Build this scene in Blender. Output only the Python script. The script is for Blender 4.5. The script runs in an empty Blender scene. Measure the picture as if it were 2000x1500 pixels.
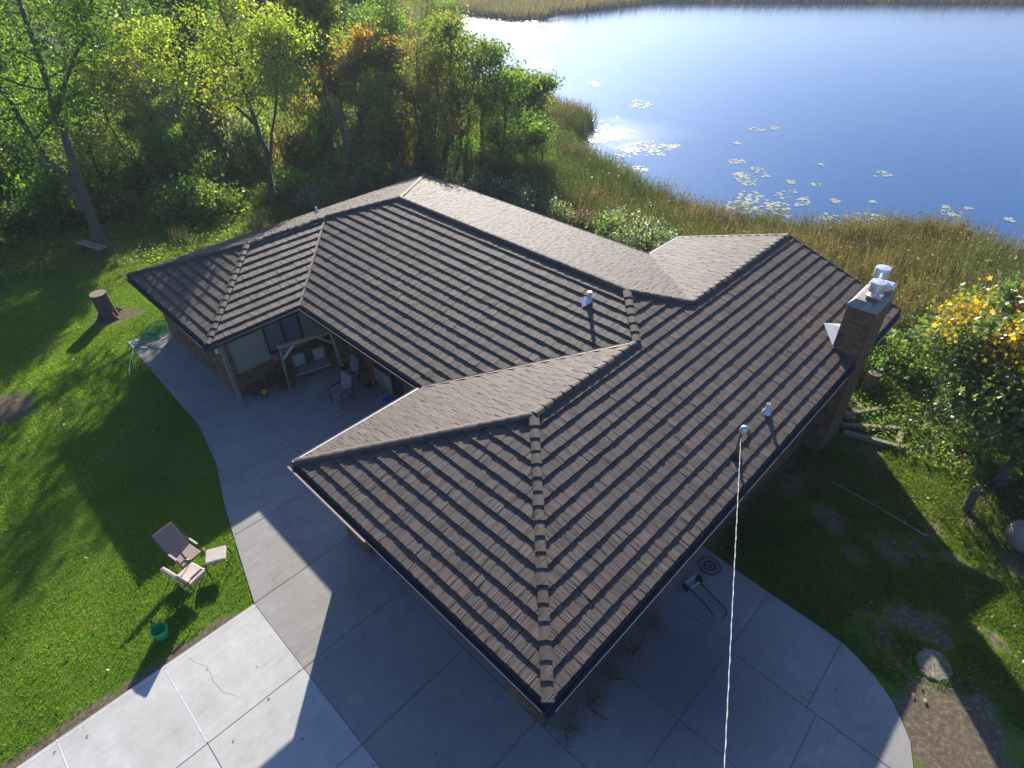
import bpy, math, random
import numpy as np
from mathutils import Vector, Matrix
R_ = math.radians
random.seed(7); rng = np.random.default_rng(7)
sc = bpy.context.scene
col = sc.collection

# ---------------------------------------------------------------- camera
CAM = np.array([-3.6763, -3.0334, 13.6586])
YAW, PIT, ROL = 0.789692, -0.666211, -0.026266
fw = np.array([math.cos(PIT)*math.cos(YAW), math.cos(PIT)*math.sin(YAW), math.sin(PIT)])
r0 = np.array([math.sin(YAW), -math.cos(YAW), 0.0]); u0 = np.cross(r0, fw)
rt = math.cos(ROL)*r0 + math.sin(ROL)*u0
up = -math.sin(ROL)*r0 + math.cos(ROL)*u0
cd = bpy.data.cameras.new('camera'); cam = bpy.data.objects.new('camera', cd); col.objects.link(cam)
cam.matrix_world = Matrix(((rt[0], up[0], -fw[0], CAM[0]), (rt[1], up[1], -fw[1], CAM[1]), (rt[2], up[2], -fw[2], CAM[2]), (0, 0, 0, 1)))
cd.sensor_width = 36; cd.lens = 36*1186.02/2000; cd.clip_end = 3000
sc.camera = cam

# ---------------------------------------------------------------- sky, sun, exposure
SUN = Vector((4.8, 4.65, 2.86)).normalized()
SEL = math.asin(SUN.z); SAZ = math.atan2(SUN.x, SUN.y)
w = bpy.data.worlds.new('World'); sc.world = w; w.use_nodes = True
nt = w.node_tree; bg = nt.nodes['Background']
sky = nt.nodes.new('ShaderNodeTexSky'); sky.sky_type = 'NISHITA'; sky.sun_disc = False
sky.sun_elevation = SEL; sky.sun_rotation = SAZ
sky.air_density = 1.0; sky.dust_density = 1.6; sky.ozone_density = 3.0
sm = nt.nodes.new('ShaderNodeMix'); sm.data_type = 'RGBA'; sm.blend_type = 'MULTIPLY'; sm.inputs[0].default_value = 1; sm.inputs[7].default_value = (.68, .94, 1.5, 1)
nt.links.new(sky.outputs[0], sm.inputs[6]); nt.links.new(sm.outputs[2], bg.inputs[0]); bg.inputs[1].default_value = 0.056
sl = bpy.data.lights.new('sun', 'SUN'); so = bpy.data.objects.new('sun', sl); col.objects.link(so)
sl.energy = 5.0; sl.angle = R_(0.53); sl.color = (1.0, 0.93, 0.82)
so.rotation_euler = SUN.to_track_quat('Z', 'Y').to_euler(); so.location = (30, 30, 60)
sc.view_settings.view_transform = 'Standard'; sc.view_settings.look = 'None'
sc.view_settings.gamma = 1; sc.view_settings.exposure = 0.86
sc.cycles.diffuse_bounces = 6; sc.cycles.volume_bounces = 1

# ---------------------------------------------------------------- helpers
def link(o, parent=None):
    col.objects.link(o)
    if parent is not None: o.parent = parent
    return o
def tag(o, label=None, cat=None, group=None, kind=None):
    if label: o['label'] = label
    if cat: o['category'] = cat
    if group: o['group'] = group
    if kind: o['kind'] = kind
    return o
def thing(name, label, cat, loc=(0, 0, 0), rz=0.0, group=None):
    o = bpy.data.objects.new(name, None); o.empty_display_size = .3; link(o)
    o.location = loc; o.rotation_euler = (0, 0, rz)
    return tag(o, label, cat, group)
def copy_tree(o, parent=None):
    c = o.copy(); col.objects.link(c); c.parent = parent
    for ch in o.children: copy_tree(ch, c)
    return c
def raw_mesh(name, V, F, mat, C=None, smooth=False, parent=None):
    """V (n,3), F (m,k) numpy, C (n,3) per-vertex colour"""
    V = np.asarray(V, np.float32); F = np.asarray(F, np.int32)
    me = bpy.data.meshes.new(name)
    me.vertices.add(len(V)); me.vertices.foreach_set('co', V.ravel())
    k = F.shape[1]; m = len(F)
    me.loops.add(m*k); me.loops.foreach_set('vertex_index', F.ravel())
    me.polygons.add(m); me.polygons.foreach_set('loop_start', np.arange(0, m*k, k, dtype=np.int32))
    if smooth: me.polygons.foreach_set('use_smooth', np.ones(m, bool))
    if C is not None:
        a = me.color_attributes.new('Col', 'FLOAT_COLOR', 'POINT')
        cc = np.ones((len(V), 4), np.float32); cc[:, :3] = C; a.data.foreach_set('color', cc.ravel())
    me.update(calc_edges=True); me.validate()
    me.materials.append(mat)
    return link(bpy.data.objects.new(name, me), parent)
class MB:
    def __init__(s): s.v = []; s.f = []; s.c = []; s.cc = (1, 1, 1)
    def poly(s, pts, c=None):
        i = len(s.v); s.v += [tuple(p) for p in pts]; s.f.append(tuple(range(i, i+len(pts)))); s.c.append(c or s.cc)
    def box(s, c, d, rz=0.0, M=None, taper=1.0):
        i = len(s.v); x, y, z = d[0]/2, d[1]/2, d[2]/2
        if M is None: M = Matrix.Rotation(rz, 3, 'Z')
        c = Vector(c)
        for sz in (-1, 1):
            t = taper if sz > 0 else 1
            for sx, sy in ((-1, -1), (1, -1), (1, 1), (-1, 1)):
                s.v.append(tuple(c + M @ Vector((sx*x*t, sy*y*t, sz*z))))
        for q in ((3, 2, 1, 0), (4, 5, 6, 7), (0, 1, 5, 4), (1, 2, 6, 5), (2, 3, 7, 6), (3, 0, 4, 7)):
            s.f.append(tuple(i+k for k in q)); s.c.append(s.cc)
        return s
    def bar(s, a, b, w, h):
        """rectangular bar from a to b"""
        a, b = Vector(a), Vector(b); d = b-a
        q = d.to_track_quat('X', 'Z').to_matrix()
        return s.box((a+b)/2, (d.length, w, h), M=q)
    def tube(s, pts, r, n=8, caps=True):
        pts = [Vector(p) for p in pts]; m = len(pts)
        if not hasattr(r, '__len__'): r = [r]*m
        base = len(s.v); ref = Vector((0, 0, 1))
        for i, p in enumerate(pts):
            t = (pts[min(i+1, m-1)]-pts[max(i-1, 0)]).normalized()
            if abs(t.dot(ref)) > .95: ref = Vector((1, 0, 0)) if abs(t.x) < .9 else Vector((0, 1, 0))
            x = t.cross(ref).normalized(); y = t.cross(x)
            for k in range(n):
                a = 2*math.pi*k/n; s.v.append(tuple(p + (x*math.cos(a)+y*math.sin(a))*r[i]))
        for i in range(m-1):
            for k in range(n):
                a = base+i*n+k; b = base+i*n+(k+1) % n
                s.f.append((a, b, b+n, a+n)); s.c.append(s.cc)
        if caps:
            s.f.append(tuple(base+k for k in range(n))[::-1]); s.c.append(s.cc)
            s.f.append(tuple(base+(m-1)*n+k for k in range(n))); s.c.append(s.cc)
        return s
    def lathe(s, prof, c=(0, 0, 0), n=20, closed=False):
        base = len(s.v); m = len(prof)
        for (r, z) in prof:
            for k in range(n):
                a = 2*math.pi*k/n; s.v.append((c[0]+r*math.cos(a), c[1]+r*math.sin(a), c[2]+z))
        for i in range(m-1):
            for k in range(n):
                a = base+i*n+k; b = base+i*n+(k+1) % n
                s.f.append((a, b, b+n, a+n)); s.c.append(s.cc)
        return s
    def extrude(s, poly, z0, z1):
        n = len(poly); i = len(s.v)
        s.v += [(p[0], p[1], z0) for p in poly] + [(p[0], p[1], z1) for p in poly]
        s.f.append(tuple(range(i+n-1, i-1, -1))); s.c.append(s.cc)
        s.f.append(tuple(range(i+n, i+2*n))); s.c.append(s.cc)
        for k in range(n):
            j = (k+1) % n; s.f.append((i+k, i+j, i+n+j, i+n+k)); s.c.append(s.cc)
        return s
    def sweep(s, prof, a, b, out):
        """closed profile (o,z) swept from a to b; o measured along 'out'"""
        a, b, out = Vector(a), Vector(b), Vector(out); i = len(s.v); n = len(prof)
        for p in (a, b):
            for o, z in prof: s.v.append(tuple(p+out*o+Vector((0, 0, z))))
        for k in range(n):
            j = (k+1) % n; s.f.append((i+k, i+j, i+n+j, i+n+k)); s.c.append(s.cc)
        s.f.append(tuple(range(i, i+n))); s.c.append(s.cc)
        s.f.append(tuple(range(i+2*n-1, i+n-1, -1))); s.c.append(s.cc)
        return s
    def build(s, name, mat, parent=None, smooth=False, bevel=0, color=False):
        me = bpy.data.meshes.new(name); me.from_pydata(s.v, [], s.f)
        if color:
            a = me.color_attributes.new('Col', 'FLOAT_COLOR', 'CORNER'); arr = []
            for f, c in zip(s.f, s.c): arr += [(*c, 1.0)]*len(f)
            a.data.foreach_set('color', np.array(arr, np.float32).ravel())
        if smooth: me.polygons.foreach_set('use_smooth', np.ones(len(me.polygons), bool))
        me.materials.append(mat); me.update()
        o = link(bpy.data.objects.new(name, me), parent)
        if bevel:
            b = o.modifiers.new('bevel', 'BEVEL'); b.width = bevel; b.segments = 2; b.limit_method = 'ANGLE'
        if smooth:
            e = o.modifiers.new('es', 'EDGE_SPLIT'); e.split_angle = R_(40)
        return o

# ---------------------------------------------------------------- materials
def newmat(name):
    m = bpy.data.materials.new(name); m.use_nodes = True
    return m, m.node_tree, m.node_tree.nodes['Principled BSDF']
def N(t, typ, **k):
    n = t.nodes.new(typ)
    for a, b in k.items(): setattr(n, a, b)
    return n
def tc(t, scale=(1, 1, 1), rot=(0, 0, 0)):
    c = N(t, 'ShaderNodeTexCoord'); mp = N(t, 'ShaderNodeMapping')
    mp.inputs['Scale'].default_value = scale; mp.inputs['Rotation'].default_value = rot
    t.links.new(c.outputs['Object'], mp.inputs[0]); return mp.outputs[0]
def noise(t, vec, scale, det=4, rough=.55):
    n = N(t, 'ShaderNodeTexNoise'); n.inputs['Scale'].default_value = scale; n.inputs['Detail'].default_value = det
    n.inputs['Roughness'].default_value = rough; t.links.new(vec, n.inputs['Vector']); return n.outputs['Fac']
def ramp(t, fac, stops):
    r = N(t, 'ShaderNodeValToRGB'); t.links.new(fac, r.inputs[0]); e = r.color_ramp.elements
    while len(e) < len(stops): e.new(.5)
    for x, (p, c) in zip(e, stops): x.position = p; x.color = (*c, 1) if len(c) == 3 else c
    return r.outputs[0]
def mixc(t, fac, a, b, blend='MIX'):
    m = N(t, 'ShaderNodeMix'); m.data_type = 'RGBA'; m.blend_type = blend
    for s, v in ((0, fac), (6, a), (7, b)):
        if hasattr(v, 'links') or hasattr(v, 'is_linked'): t.links.new(v, m.inputs[s])
        elif s == 0: m.inputs[0].default_value = v
        else: m.inputs[s].default_value = (*v, 1)
    return m.outputs[2]
def bump(t, h, strength, dist, bsdf):
    b = N(t, 'ShaderNodeBump'); b.inputs['Strength'].default_value = strength; b.inputs['Distance'].default_value = dist
    t.links.new(h, b.inputs['Height']); t.links.new(b.outputs[0], bsdf.inputs['Normal'])
def simple(name, c, rough=.6, metal=0, var=.15, scale=8, bmp=0):
    m, t, b = newmat(name); v = tc(t)
    f = noise(t, v, scale, 5)
    lo = tuple(x*(1-var) for x in c); hi = tuple(min(1, x*(1+var)) for x in c)
    t.links.new(ramp(t, f, [(.3, lo), (.7, hi)]), b.inputs['Base Color'])
    b.inputs['Roughness'].default_value = rough; b.inputs['Metallic'].default_value = metal
    if bmp: bump(t, f, .5, bmp, b)
    return m
def vcol(t): return N(t, 'ShaderNodeVertexColor', layer_name='Col').outputs['Color']

def tile_mat(name, axis):     # grooves run along the slope: axis 0 -> along x
    m, t, b = newmat(name)
    gr = tc(t, (2.0, 48, 6) if axis == 0 else (48, 2.0, 6))
    g = noise(t, gr, 1.0, 3, .6)
    sp = noise(t, tc(t), 160, 2)
    big = noise(t, tc(t), .5, 3)
    c = mixc(t, 1.0, vcol(t), ramp(t, g, [(.30, (.40, .38, .38)), (.46, (.95, .95, .95)), (.6, (1.06, 1.05, 1.04)), (.75, (1.35, 1.31, 1.25))]), 'MULTIPLY')
    c = mixc(t, 1.0, c, ramp(t, sp, [(.3, (.75, .75, .77)), (.7, (1.25, 1.23, 1.2))]), 'MULTIPLY')
    c = mixc(t, 1.0, c, ramp(t, big, [(.3, (.9, .9, .92)), (.7, (1.1, 1.08, 1.04))]), 'MULTIPLY')
    t.links.new(c, b.inputs['Base Color']); b.inputs['Roughness'].default_value = .68
    b.inputs['Specular IOR Level'].default_value = .42
    bump(t, g, 1.0, .018, b); return m
M = {}
M['tile_x'] = tile_mat('stone_shake_x', 0); M['tile_y'] = tile_mat('stone_shake_y', 1)
M['cap'] = tile_mat('cap_shake', 0)
def brick_mat(name='brick'):
    m, t, b = newmat(name)
    g = N(t, 'ShaderNodeTexCoord'); sx = N(t, 'ShaderNodeSeparateXYZ'); t.links.new(g.outputs['Object'], sx.inputs[0])
    ad = N(t, 'ShaderNodeMath', operation='ADD'); t.links.new(sx.outputs[0], ad.inputs[0]); t.links.new(sx.outputs[1], ad.inputs[1])
    cb = N(t, 'ShaderNodeCombineXYZ'); t.links.new(ad.outputs[0], cb.inputs[0]); t.links.new(sx.outputs[2], cb.inputs[1])
    br = N(t, 'ShaderNodeTexBrick'); t.links.new(cb.outputs[0], br.inputs['Vector'])
    br.inputs['Scale'].default_value = 1; br.inputs['Brick Width'].default_value = .24; br.inputs['Row Height'].default_value = .085
    br.inputs['Mortar Size'].default_value = .010; br.inputs['Mortar Smooth'].default_value = .3; br.inputs['Bias'].default_value = 0
    br.inputs['Color1'].default_value = (.24, .10, .05, 1); br.inputs['Color2'].default_value = (.34, .19, .10, 1); br.inputs['Mortar'].default_value = (.17, .14, .11, 1)
    n = noise(t, tc(t), 2.2, 6, .7)
    c = mixc(t, 1.0, br.outputs[0], ramp(t, n, [(.3, (.55, .5, .5)), (.55, (1, .97, .92)), (.72, (1.45, 1.4, 1.25))]), 'MULTIPLY')
    t.links.new(c, b.inputs['Base Color']); b.inputs['Roughness'].default_value = .9
    inv = N(t, 'ShaderNodeMath', operation='SUBTRACT'); inv.inputs[0].default_value = 1; t.links.new(br.outputs['Fac'], inv.inputs[1])
    bump(t, inv.outputs[0], .8, .012, b); return m
M['brick'] = brick_mat()
def conc_mat(name, lo, hi, ang):
    m, t, b = newmat(name); v = tc(t)
    a = noise(t, v, .35, 6, .65); st = noise(t, tc(t, (.7, 9, 1), (0, 0, ang)), 1, 5, .6); f = noise(t, v, 60, 3)
    c = ramp(t, a, [(.3, lo), (.7, hi)])
    c = mixc(t, 1, c, ramp(t, st, [(.3, (.95, .95, .95)), (.7, (1.04, 1.04, 1.04))]), 'MULTIPLY')
    c = mixc(t, 1, c, ramp(t, f, [(.3, (.93, .93, .93)), (.7, (1.06, 1.06, 1.06))]), 'MULTIPLY')
    bl = noise(t, tc(t), 1.6, 7, .75)
    c = mixc(t, 1, c, ramp(t, bl, [(.25, (.80, .78, .74)), (.42, (1, 1, 1)), (.62, (1, 1, 1)), (.8, (1.1, 1.1, 1.1))]), 'MULTIPLY')
    s1 = noise(t, v, .9, 9, .8); c = mixc(t, 1, c, ramp(t, s1, [(.30, (.74, .72, .69)), (.43, (.93, .93, .92)), (.55, (1, 1, 1)), (.70, (1.20, 1.20, 1.20))]), 'MULTIPLY')
    wv = N(t, 'ShaderNodeTexWave'); wv.wave_type = 'BANDS'; wv.inputs['Scale'].default_value = .9; wv.inputs['Distortion'].default_value = 9; wv.inputs['Detail'].default_value = 4; wv.inputs['Detail Scale'].default_value = .6; t.links.new(tc(t, (.5, 1.6, 1), (0, 0, ang)), wv.inputs[0])
    c = mixc(t, 1, c, ramp(t, wv.outputs['Fac'], [(.0, (.975, .975, .97)), (.35, (1, 1, 1)), (.9, (1.01, 1.01, 1.01))]), 'MULTIPLY')
    vo = N(t, 'ShaderNodeTexVoronoi'); vo.feature = 'F1'; vo.inputs['Scale'].default_value = 2.6; t.links.new(v, vo.inputs['Vector'])
    c = mixc(t, 1, c, ramp(t, vo.outputs['Distance'], [(.0, (.35, .3, .25)), (.022, (.5, .45, .4)), (.03, (1, 1, 1))]), 'MULTIPLY')
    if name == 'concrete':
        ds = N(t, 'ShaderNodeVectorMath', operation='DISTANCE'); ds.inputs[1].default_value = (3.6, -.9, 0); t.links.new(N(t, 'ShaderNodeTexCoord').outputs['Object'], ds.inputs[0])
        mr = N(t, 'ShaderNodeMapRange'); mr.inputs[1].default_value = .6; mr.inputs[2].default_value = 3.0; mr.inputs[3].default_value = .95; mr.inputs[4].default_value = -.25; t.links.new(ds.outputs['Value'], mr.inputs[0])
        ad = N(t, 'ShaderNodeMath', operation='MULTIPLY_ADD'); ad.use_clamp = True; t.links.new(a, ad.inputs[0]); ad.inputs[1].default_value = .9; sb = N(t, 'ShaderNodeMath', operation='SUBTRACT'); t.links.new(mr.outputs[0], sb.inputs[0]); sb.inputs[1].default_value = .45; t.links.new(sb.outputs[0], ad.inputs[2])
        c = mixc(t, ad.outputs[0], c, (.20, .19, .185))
    t.links.new(c, b.inputs['Base Color']); b.inputs['Roughness'].default_value = .8
    bump(t, f, .3, .004, b); return m
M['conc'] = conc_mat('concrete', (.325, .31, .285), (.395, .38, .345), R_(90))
M['conc_new'] = conc_mat('pale_concrete', (.53, .515, .475), (.65, .635, .59), R_(0))
M['joint'] = simple('joint', (.10, .095, .09), .9)
M['joint_pale'] = simple('joint_pale', (.75, .75, .73), .8)
M['gutter'] = simple('gutter_paint', (.045, .05, .075), .6, 0, .2, 3)
M['fascia'] = simple('fascia_paint', (.05, .05, .06), .5)
M['white'] = simple('white_metal', (.75, .76, .78), .35, 0, .1, 6)
M['galv'] = simple('galvanised', (.78, .79, .80), .35, .6, .1, 10)
M['siding'] = simple('siding', (.33, .34, .27), .6, 0, .06, 3)
M['glass'] = simple('dark_glass', (.02, .03, .04), .06, 0, .2, 2)
M['curtain'] = simple('curtain', (.16, .22, .24), .7, 0, .3, 5)
M['frame_dark'] = simple('dark_frame', (.03, .025, .02), .5)
M['soffit'] = simple('soffit', (.30, .28, .24), .7)
M['door'] = simple('garage_door', (.17, .15, .12), .6, 0, .1, 3)
M['crown_c'] = simple('chimney_concrete', (.36, .35, .31), .9, 0, .3, 5, .01)
M['clay'] = simple('clay', (.35, .11, .05), .8)
M['rust'] = simple('weathered_wood', (.22, .16, .10), .9, 0, .35, 12, .01)
M['timber'] = simple('old_timber', (.34, .28, .19), .9, 0, .35, 14, .01)
M['white_wood'] = simple('pale_wood', (.62, .60, .54), .8, 0, .25, 9)
M['bark'] = simple('bark', (.13, .10, .075), .95, 0, .45, 14, .03)
M['bark_pale'] = simple('pale_bark', (.15, .13, .105), .95, 0, .4, 12, .03)
M['cutwood'] = simple('cut_wood', (.30, .24, .17), .85, 0, .3, 9)
M['sling'] = simple('tan_sling', (.36, .28, .23), .75, 0, .12, 30)
M['cushion'] = simple('tan_cushion', (.60, .51, .45), .85, 0, .12, 12)
M['cushion_d'] = simple('taupe_cushion', (.28, .24, .26), .85, 0, .12, 12)
M['chairframe'] = simple('bronze_frame', (.10, .08, .07), .35, .3)
M['armpad'] = simple('arm_pad', (.55, .52, .48), .4)
M['green_pl'] = simple('green_plastic', (.03, .52, .16), .4, 0, .15, 6)
M['hose'] = simple('hose_green', (.03, .30, .12), .35, 0, .3, 6)
M['hose2'] = simple('hose_pale', (.30, .50, .36), .4, 0, .2, 6)
M['black'] = simple('black_metal', (.018, .018, .02), .4, .3)
M['yellow'] = simple('yellow_paint', (.75, .48, .03), .5, 0, .25, 20)
M['pink'] = simple('pink_plastic', (.55, .12, .32), .6)
M['blue'] = simple('blue_plastic', (.05, .09, .45), .5)
M['terracotta'] = simple('pot', (.16, .09, .06), .7)
M['stone'] = simple('sandstone', (.27, .235, .18), .95, 0, .45, 7, .03)
M['tan_tank'] = simple('tan_paint', (.42, .36, .27), .55, 0, .12, 4)
M['cable'] = simple('cable_cover', (.62, .60, .58), .5, 0, .2, 40)
M['wood_frame'] = simple('cedar_beam', (.40, .28, .18), .8, 0, .25, 12)
M['stripe'] = simple('stripe_fabric', (.42, .42, .40), .9, 0, .1, 9)
M['redbrick'] = simple('loose_brick', (.50, .22, .15), .9, 0, .3, 9)

def leaf_mat(name, trans=.62, gloss=.04, tg=(2.25, 2.25, 1.25)):
    m, t, b = newmat(name); t.nodes.remove(b); out = t.nodes['Material Output']
    oi = N(t, 'ShaderNodeObjectInfo')
    c = mixc(t, 1, vcol(t), oi.outputs['Color'], 'MULTIPLY')
    d = N(t, 'ShaderNodeBsdfDiffuse'); tr = N(t, 'ShaderNodeBsdfTranslucent'); gl = N(t, 'ShaderNodeBsdfGlossy')
    gl.inputs['Roughness'].default_value = .42; gl.inputs['Color'].default_value = (.9, .95, 1, 1)
    tcol = mixc(t, 1, c, tg, 'MULTIPLY')
    t.links.new(c, d.inputs[0]); t.links.new(tcol, tr.inputs[0])
    m1 = N(t, 'ShaderNodeMixShader'); m1.inputs[0].default_value = trans
    t.links.new(d.outputs[0], m1.inputs[1]); t.links.new(tr.outputs[0], m1.inputs[2])
    m2 = N(t, 'ShaderNodeMixShader'); m2.inputs[0].default_value = gloss
    t.links.new(m1.outputs[0], m2.inputs[1]); t.links.new(gl.outputs[0], m2.inputs[2])
    t.links.new(m2.outputs[0], out.inputs['Surface']); return m
M['leaf'] = leaf_mat('leaf'); M['leaf_gloss'] = leaf_mat('leaf_gloss', .45, .07)
M['grass'] = leaf_mat('grass_blade', .45, .03); M['reed'] = leaf_mat('reed_blade', .4, .03, (1.2, 1.25, 1.0))

# ---------------------------------------------------------------- terrain
LAKE = np.array([(30, -90), (33, -45), (35.5, -20), (36.2, -.9), (36.4, 2.5), (35.5, 4.6), (31.8, 6.6), (31.2, 8.9), (29.8, 12.3), (29.8, 15.4), (31.3, 19.9), (32.2, 21.6),
    (33.6, 25.1), (34.6, 28.6), (36.8, 30.2), (39.6, 31.2), (42.1, 32.4), (42.6, 34.2), (43.5, 37.3), (46.6, 45.7), (50, 56), (56, 68), (64, 80), (75, 93), (84, 100), (84.5, 91), (83.9, 82.9), (87.9, 79.3),
    (94, 82), (100, 80), (107.2, 78.3), (117, 77), (130, 57), (151.7, 20.7), (168, -20), (160, -80), (110, -130), (50, -130)], float)
def sdf(x, y, P=LAKE):
    """signed distance, negative inside the lake"""
    x = np.asarray(x, float); y = np.asarray(y, float); d = np.full(x.shape, 1e9); ins = np.zeros(x.shape, bool)
    n = len(P)
    for i in range(n):
        ax, ay = P[i]; bx, by = P[(i+1) % n]; ex, ey = bx-ax, by-ay
        t = np.clip(((x-ax)*ex+(y-ay)*ey)/(ex*ex+ey*ey), 0, 1)
        d = np.minimum(d, (x-ax-t*ex)**2+(y-ay-t*ey)**2)
        c = ((ay > y) != (by > y)) & (x < (bx-ax)*(y-ay)/(by-ay+1e-12)+ax); ins ^= c
    return np.where(ins, -1, 1)*np.sqrt(d)
def ss(a, b, x): t = np.clip((x-a)/(b-a), 0, 1); return t*t*(3-2*t)
def vn(x, y, s, seed=0):
    """smooth value noise 0..1"""
    x = np.asarray(x)*s+seed*17.3; y = np.asarray(y)*s+seed*9.1
    xi = np.floor(x); yi = np.floor(y); fx = x-xi; fy = y-yi; fx = fx*fx*(3-2*fx); fy = fy*fy*(3-2*fy)
    h = lambda a, b: (np.abs(np.sin(a*127.1+b*311.7+seed*5.7)*43758.5453)) % 1.0
    return (h(xi, yi)*(1-fx)+h(xi+1, yi)*fx)*(1-fy)+(h(xi, yi+1)*(1-fx)+h(xi+1, yi+1)*fx)*fy
def fbm(x, y, s, seed=0): return .5*vn(x, y, s, seed)+.3*vn(x, y, s*2.1, seed+1)+.2*vn(x, y, s*4.3, seed+2)
def T(x, y):
    x = np.asarray(x, float); y = np.asarray(y, float); d = sdf(x, y)
    land = 2.0*(1-ss(45, 70, x))
    dip = -1.0*ss(6.6, 15, x)*(1-ss(2, 7, y))
    s = ss(1.5, 12, d)
    zz = np.where(d > 0, -2.0+(land+dip)*s + .25*s*(fbm(x, y, .12, 3)-.5)*ss(8, 20, np.hypot(np.maximum(abs(x-6)-10, 0), np.maximum(abs(y-8)-14, 0))+6), -2.0-.5*np.clip(-d/2, 0, 1))
    return zz
def Tz(x, y): return float(T(np.array([x]), np.array([y]))[0])
def spaced(lo, hi, a, b, fine, coarse):
    xs = list(np.arange(a, b+1e-6, fine)); v = a; st = fine
    left = []
    while v > lo: st *= 1.18; st = min(st, coarse); v -= st; left.append(v)
    v = b; st = fine; right = []
    while v < hi: st *= 1.18; st = min(st, coarse); v += st; right.append(v)
    return np.array(left[::-1]+xs+right)
xs = spaced(-250, 600, -13, 24, .25, 18); ys = spaced(-300, 600, -9, 36, .25, 18)
GX, GY = np.meshgrid(xs, ys, indexing='ij'); gx, gy = GX.ravel(), GY.ravel(); gz = T(gx, gy)
conc_out = [(-.15, 22.75), (-.25, 19), (-.32, 15.56), (-.72, 13.3), (-1.33, 11.4), (-1.85, 9.4), (-2.25, 7.8), (-16, 7.95), (-16, -20), (1.5, -20), (1.9, -9), (2.8, -6.4), (4.1, -5.62), (5.15, -5.2), (5.6, -5.0), (5.89, -4.75), (6.2, -4.45), (6.46, -4.05), (6.66, -3.6),
    (6.78, -3.2), (6.84, -2.4), (6.86, -1.3), (6.95, .3), (6.98, .6)]
concP = np.array(conc_out+[(6.98, 8), (5.2, 8), (5.2, 15.8), (1.3, 15.8), (1.3, 22.4)], float)
housP = np.array([(.5, .5), (17.3, .5), (17.3, 8), (15, 8), (15, 21.8), (1.3, 21.8), (1.3, 15.7), (5.2, 15.7), (5.2, 8), (.5, 8)], float)
dcon = sdf(gx, gy, concP)
# masks: R dirt, G wild/forest floor, B marsh
dl = sdf(gx, gy)
n1 = fbm(gx, gy, .9, 11); n2 = fbm(gx, gy, 2.3, 21)
dirt = np.zeros(len(gx))
def blob(x, y, r, a=1.0): global dirt; dirt = np.maximum(dirt, a*(1-ss(r*.6, r*1.15, np.hypot(gx-x, gy-y)+(n2-.5)*r*.9)))
blob(-4.9, 21.5, 1.35); blob(.15, 25.3, 1.0, .8); blob(.9, 25.0, .7, .7); blob(2.3, 33.0, .9, .8)
strip = (1-ss(.12, .42, dcon+(n2-.5)*.35))*(gx < -2.6)*(gy > 7); dirt = np.maximum(dirt, strip)
blob(6.6, -5.6, 1.5, .9); blob(7.6, -4.0, .6, .5); blob(12.6, -.6, 1.2, .8); blob(14.2, -1.6, 1.0, .6); blob(15.0, -4.8, 1.8, .7); blob(9, -1.5, .9, .55); blob(10.2, -2.4, .8, .5); blob(8.2, -2.2, .7, .4); blob(5.2, -6.4, 1.5, .9)
right = ss(6.5, 8, gx)*(1-ss(3, 6, gy)); dirt = np.maximum(dirt, right*ss(.52, .7, n1)*.75)
bare = (1-ss(.5, 1.1, sdf(gx, gy, housP)))*(gx > 7)*.7; dirt = np.maximum(dirt, bare)
wild = np.maximum(ss(27, 35, gy+3*(n1-.5)+.35*gx), ss(16.5, 18.5, gx))
marsh = (1-ss(11, 15, dl+3*(n1-.5)))*ss(15.5, 18, gx)
def ground_mat():
    m, t, b = newmat('ground'); v = tc(t); sp = N(t, 'ShaderNodeSeparateColor'); t.links.new(vcol(t), sp.inputs[0])
    a = noise(t, v, .5, 6, .6); f = noise(t, v, 9, 6, .7); g = noise(t, v, 45, 4, .7)
    lawn = ramp(t, a, [(.3, (.08, .17, .012)), (.52, (.12, .22, .018)), (.72, (.18, .24, .04))])
    wl = ramp(t, f, [(.3, (.05, .08, .018)), (.55, (.09, .12, .03)), (.75, (.15, .14, .06))])
    ms = ramp(t, f, [(.3, (.05, .05, .02)), (.7, (.13, .11, .05))])
    dr = ramp(t, f, [(.3, (.10, .075, .05)), (.52, (.20, .155, .11)), (.72, (.36, .30, .23))])
    c = mixc(t, sp.outputs[1], lawn, wl); c = mixc(t, sp.outputs[2], c, ms)
    add = N(t, 'ShaderNodeMath', operation='MULTIPLY_ADD'); t.links.new(f, add.inputs[0]); add.inputs[1].default_value = 1.6
    mm = N(t, 'ShaderNodeMath', operation='SUBTRACT'); t.links.new(sp.outputs[0], mm.inputs[0]); mm.inputs[1].default_value = 1.25
    t.links.new(mm.outputs[0], add.inputs[2]); cl = N(t, 'ShaderNodeClamp')
    k = N(t, 'ShaderNodeMath', operation='MULTIPLY'); k.inputs[1].default_value = 3; t.links.new(add.outputs[0], k.inputs[0]); t.links.new(k.outputs[0], cl.inputs[0])
    c = mixc(t, cl.outputs[0], c, dr)
    c = mixc(t, 1, c, ramp(t, g, [(.3, (.6, .6, .6)), (.7, (1.3, 1.3, 1.25))]), 'MULTIPLY')
    t.links.new(c, b.inputs['Base Color']); b.inputs['Roughness'].default_value = 1; b.inputs['Specular IOR Level'].default_value = .1
    bump(t, g, .8, .03, b); return m
nx, ny = GX.shape
idx = np.arange(nx*ny).reshape(nx, ny)
Fq = np.stack([idx[:-1, :-1].ravel(), idx[1:, :-1].ravel(), idx[1:, 1:].ravel(), idx[:-1, 1:].ravel()], 1)
ground = raw_mesh('ground', np.stack([gx, gy, gz], 1), Fq, ground_mat(), np.stack([dirt, wild, marsh], 1), True)
tag(ground, kind='structure')

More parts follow.
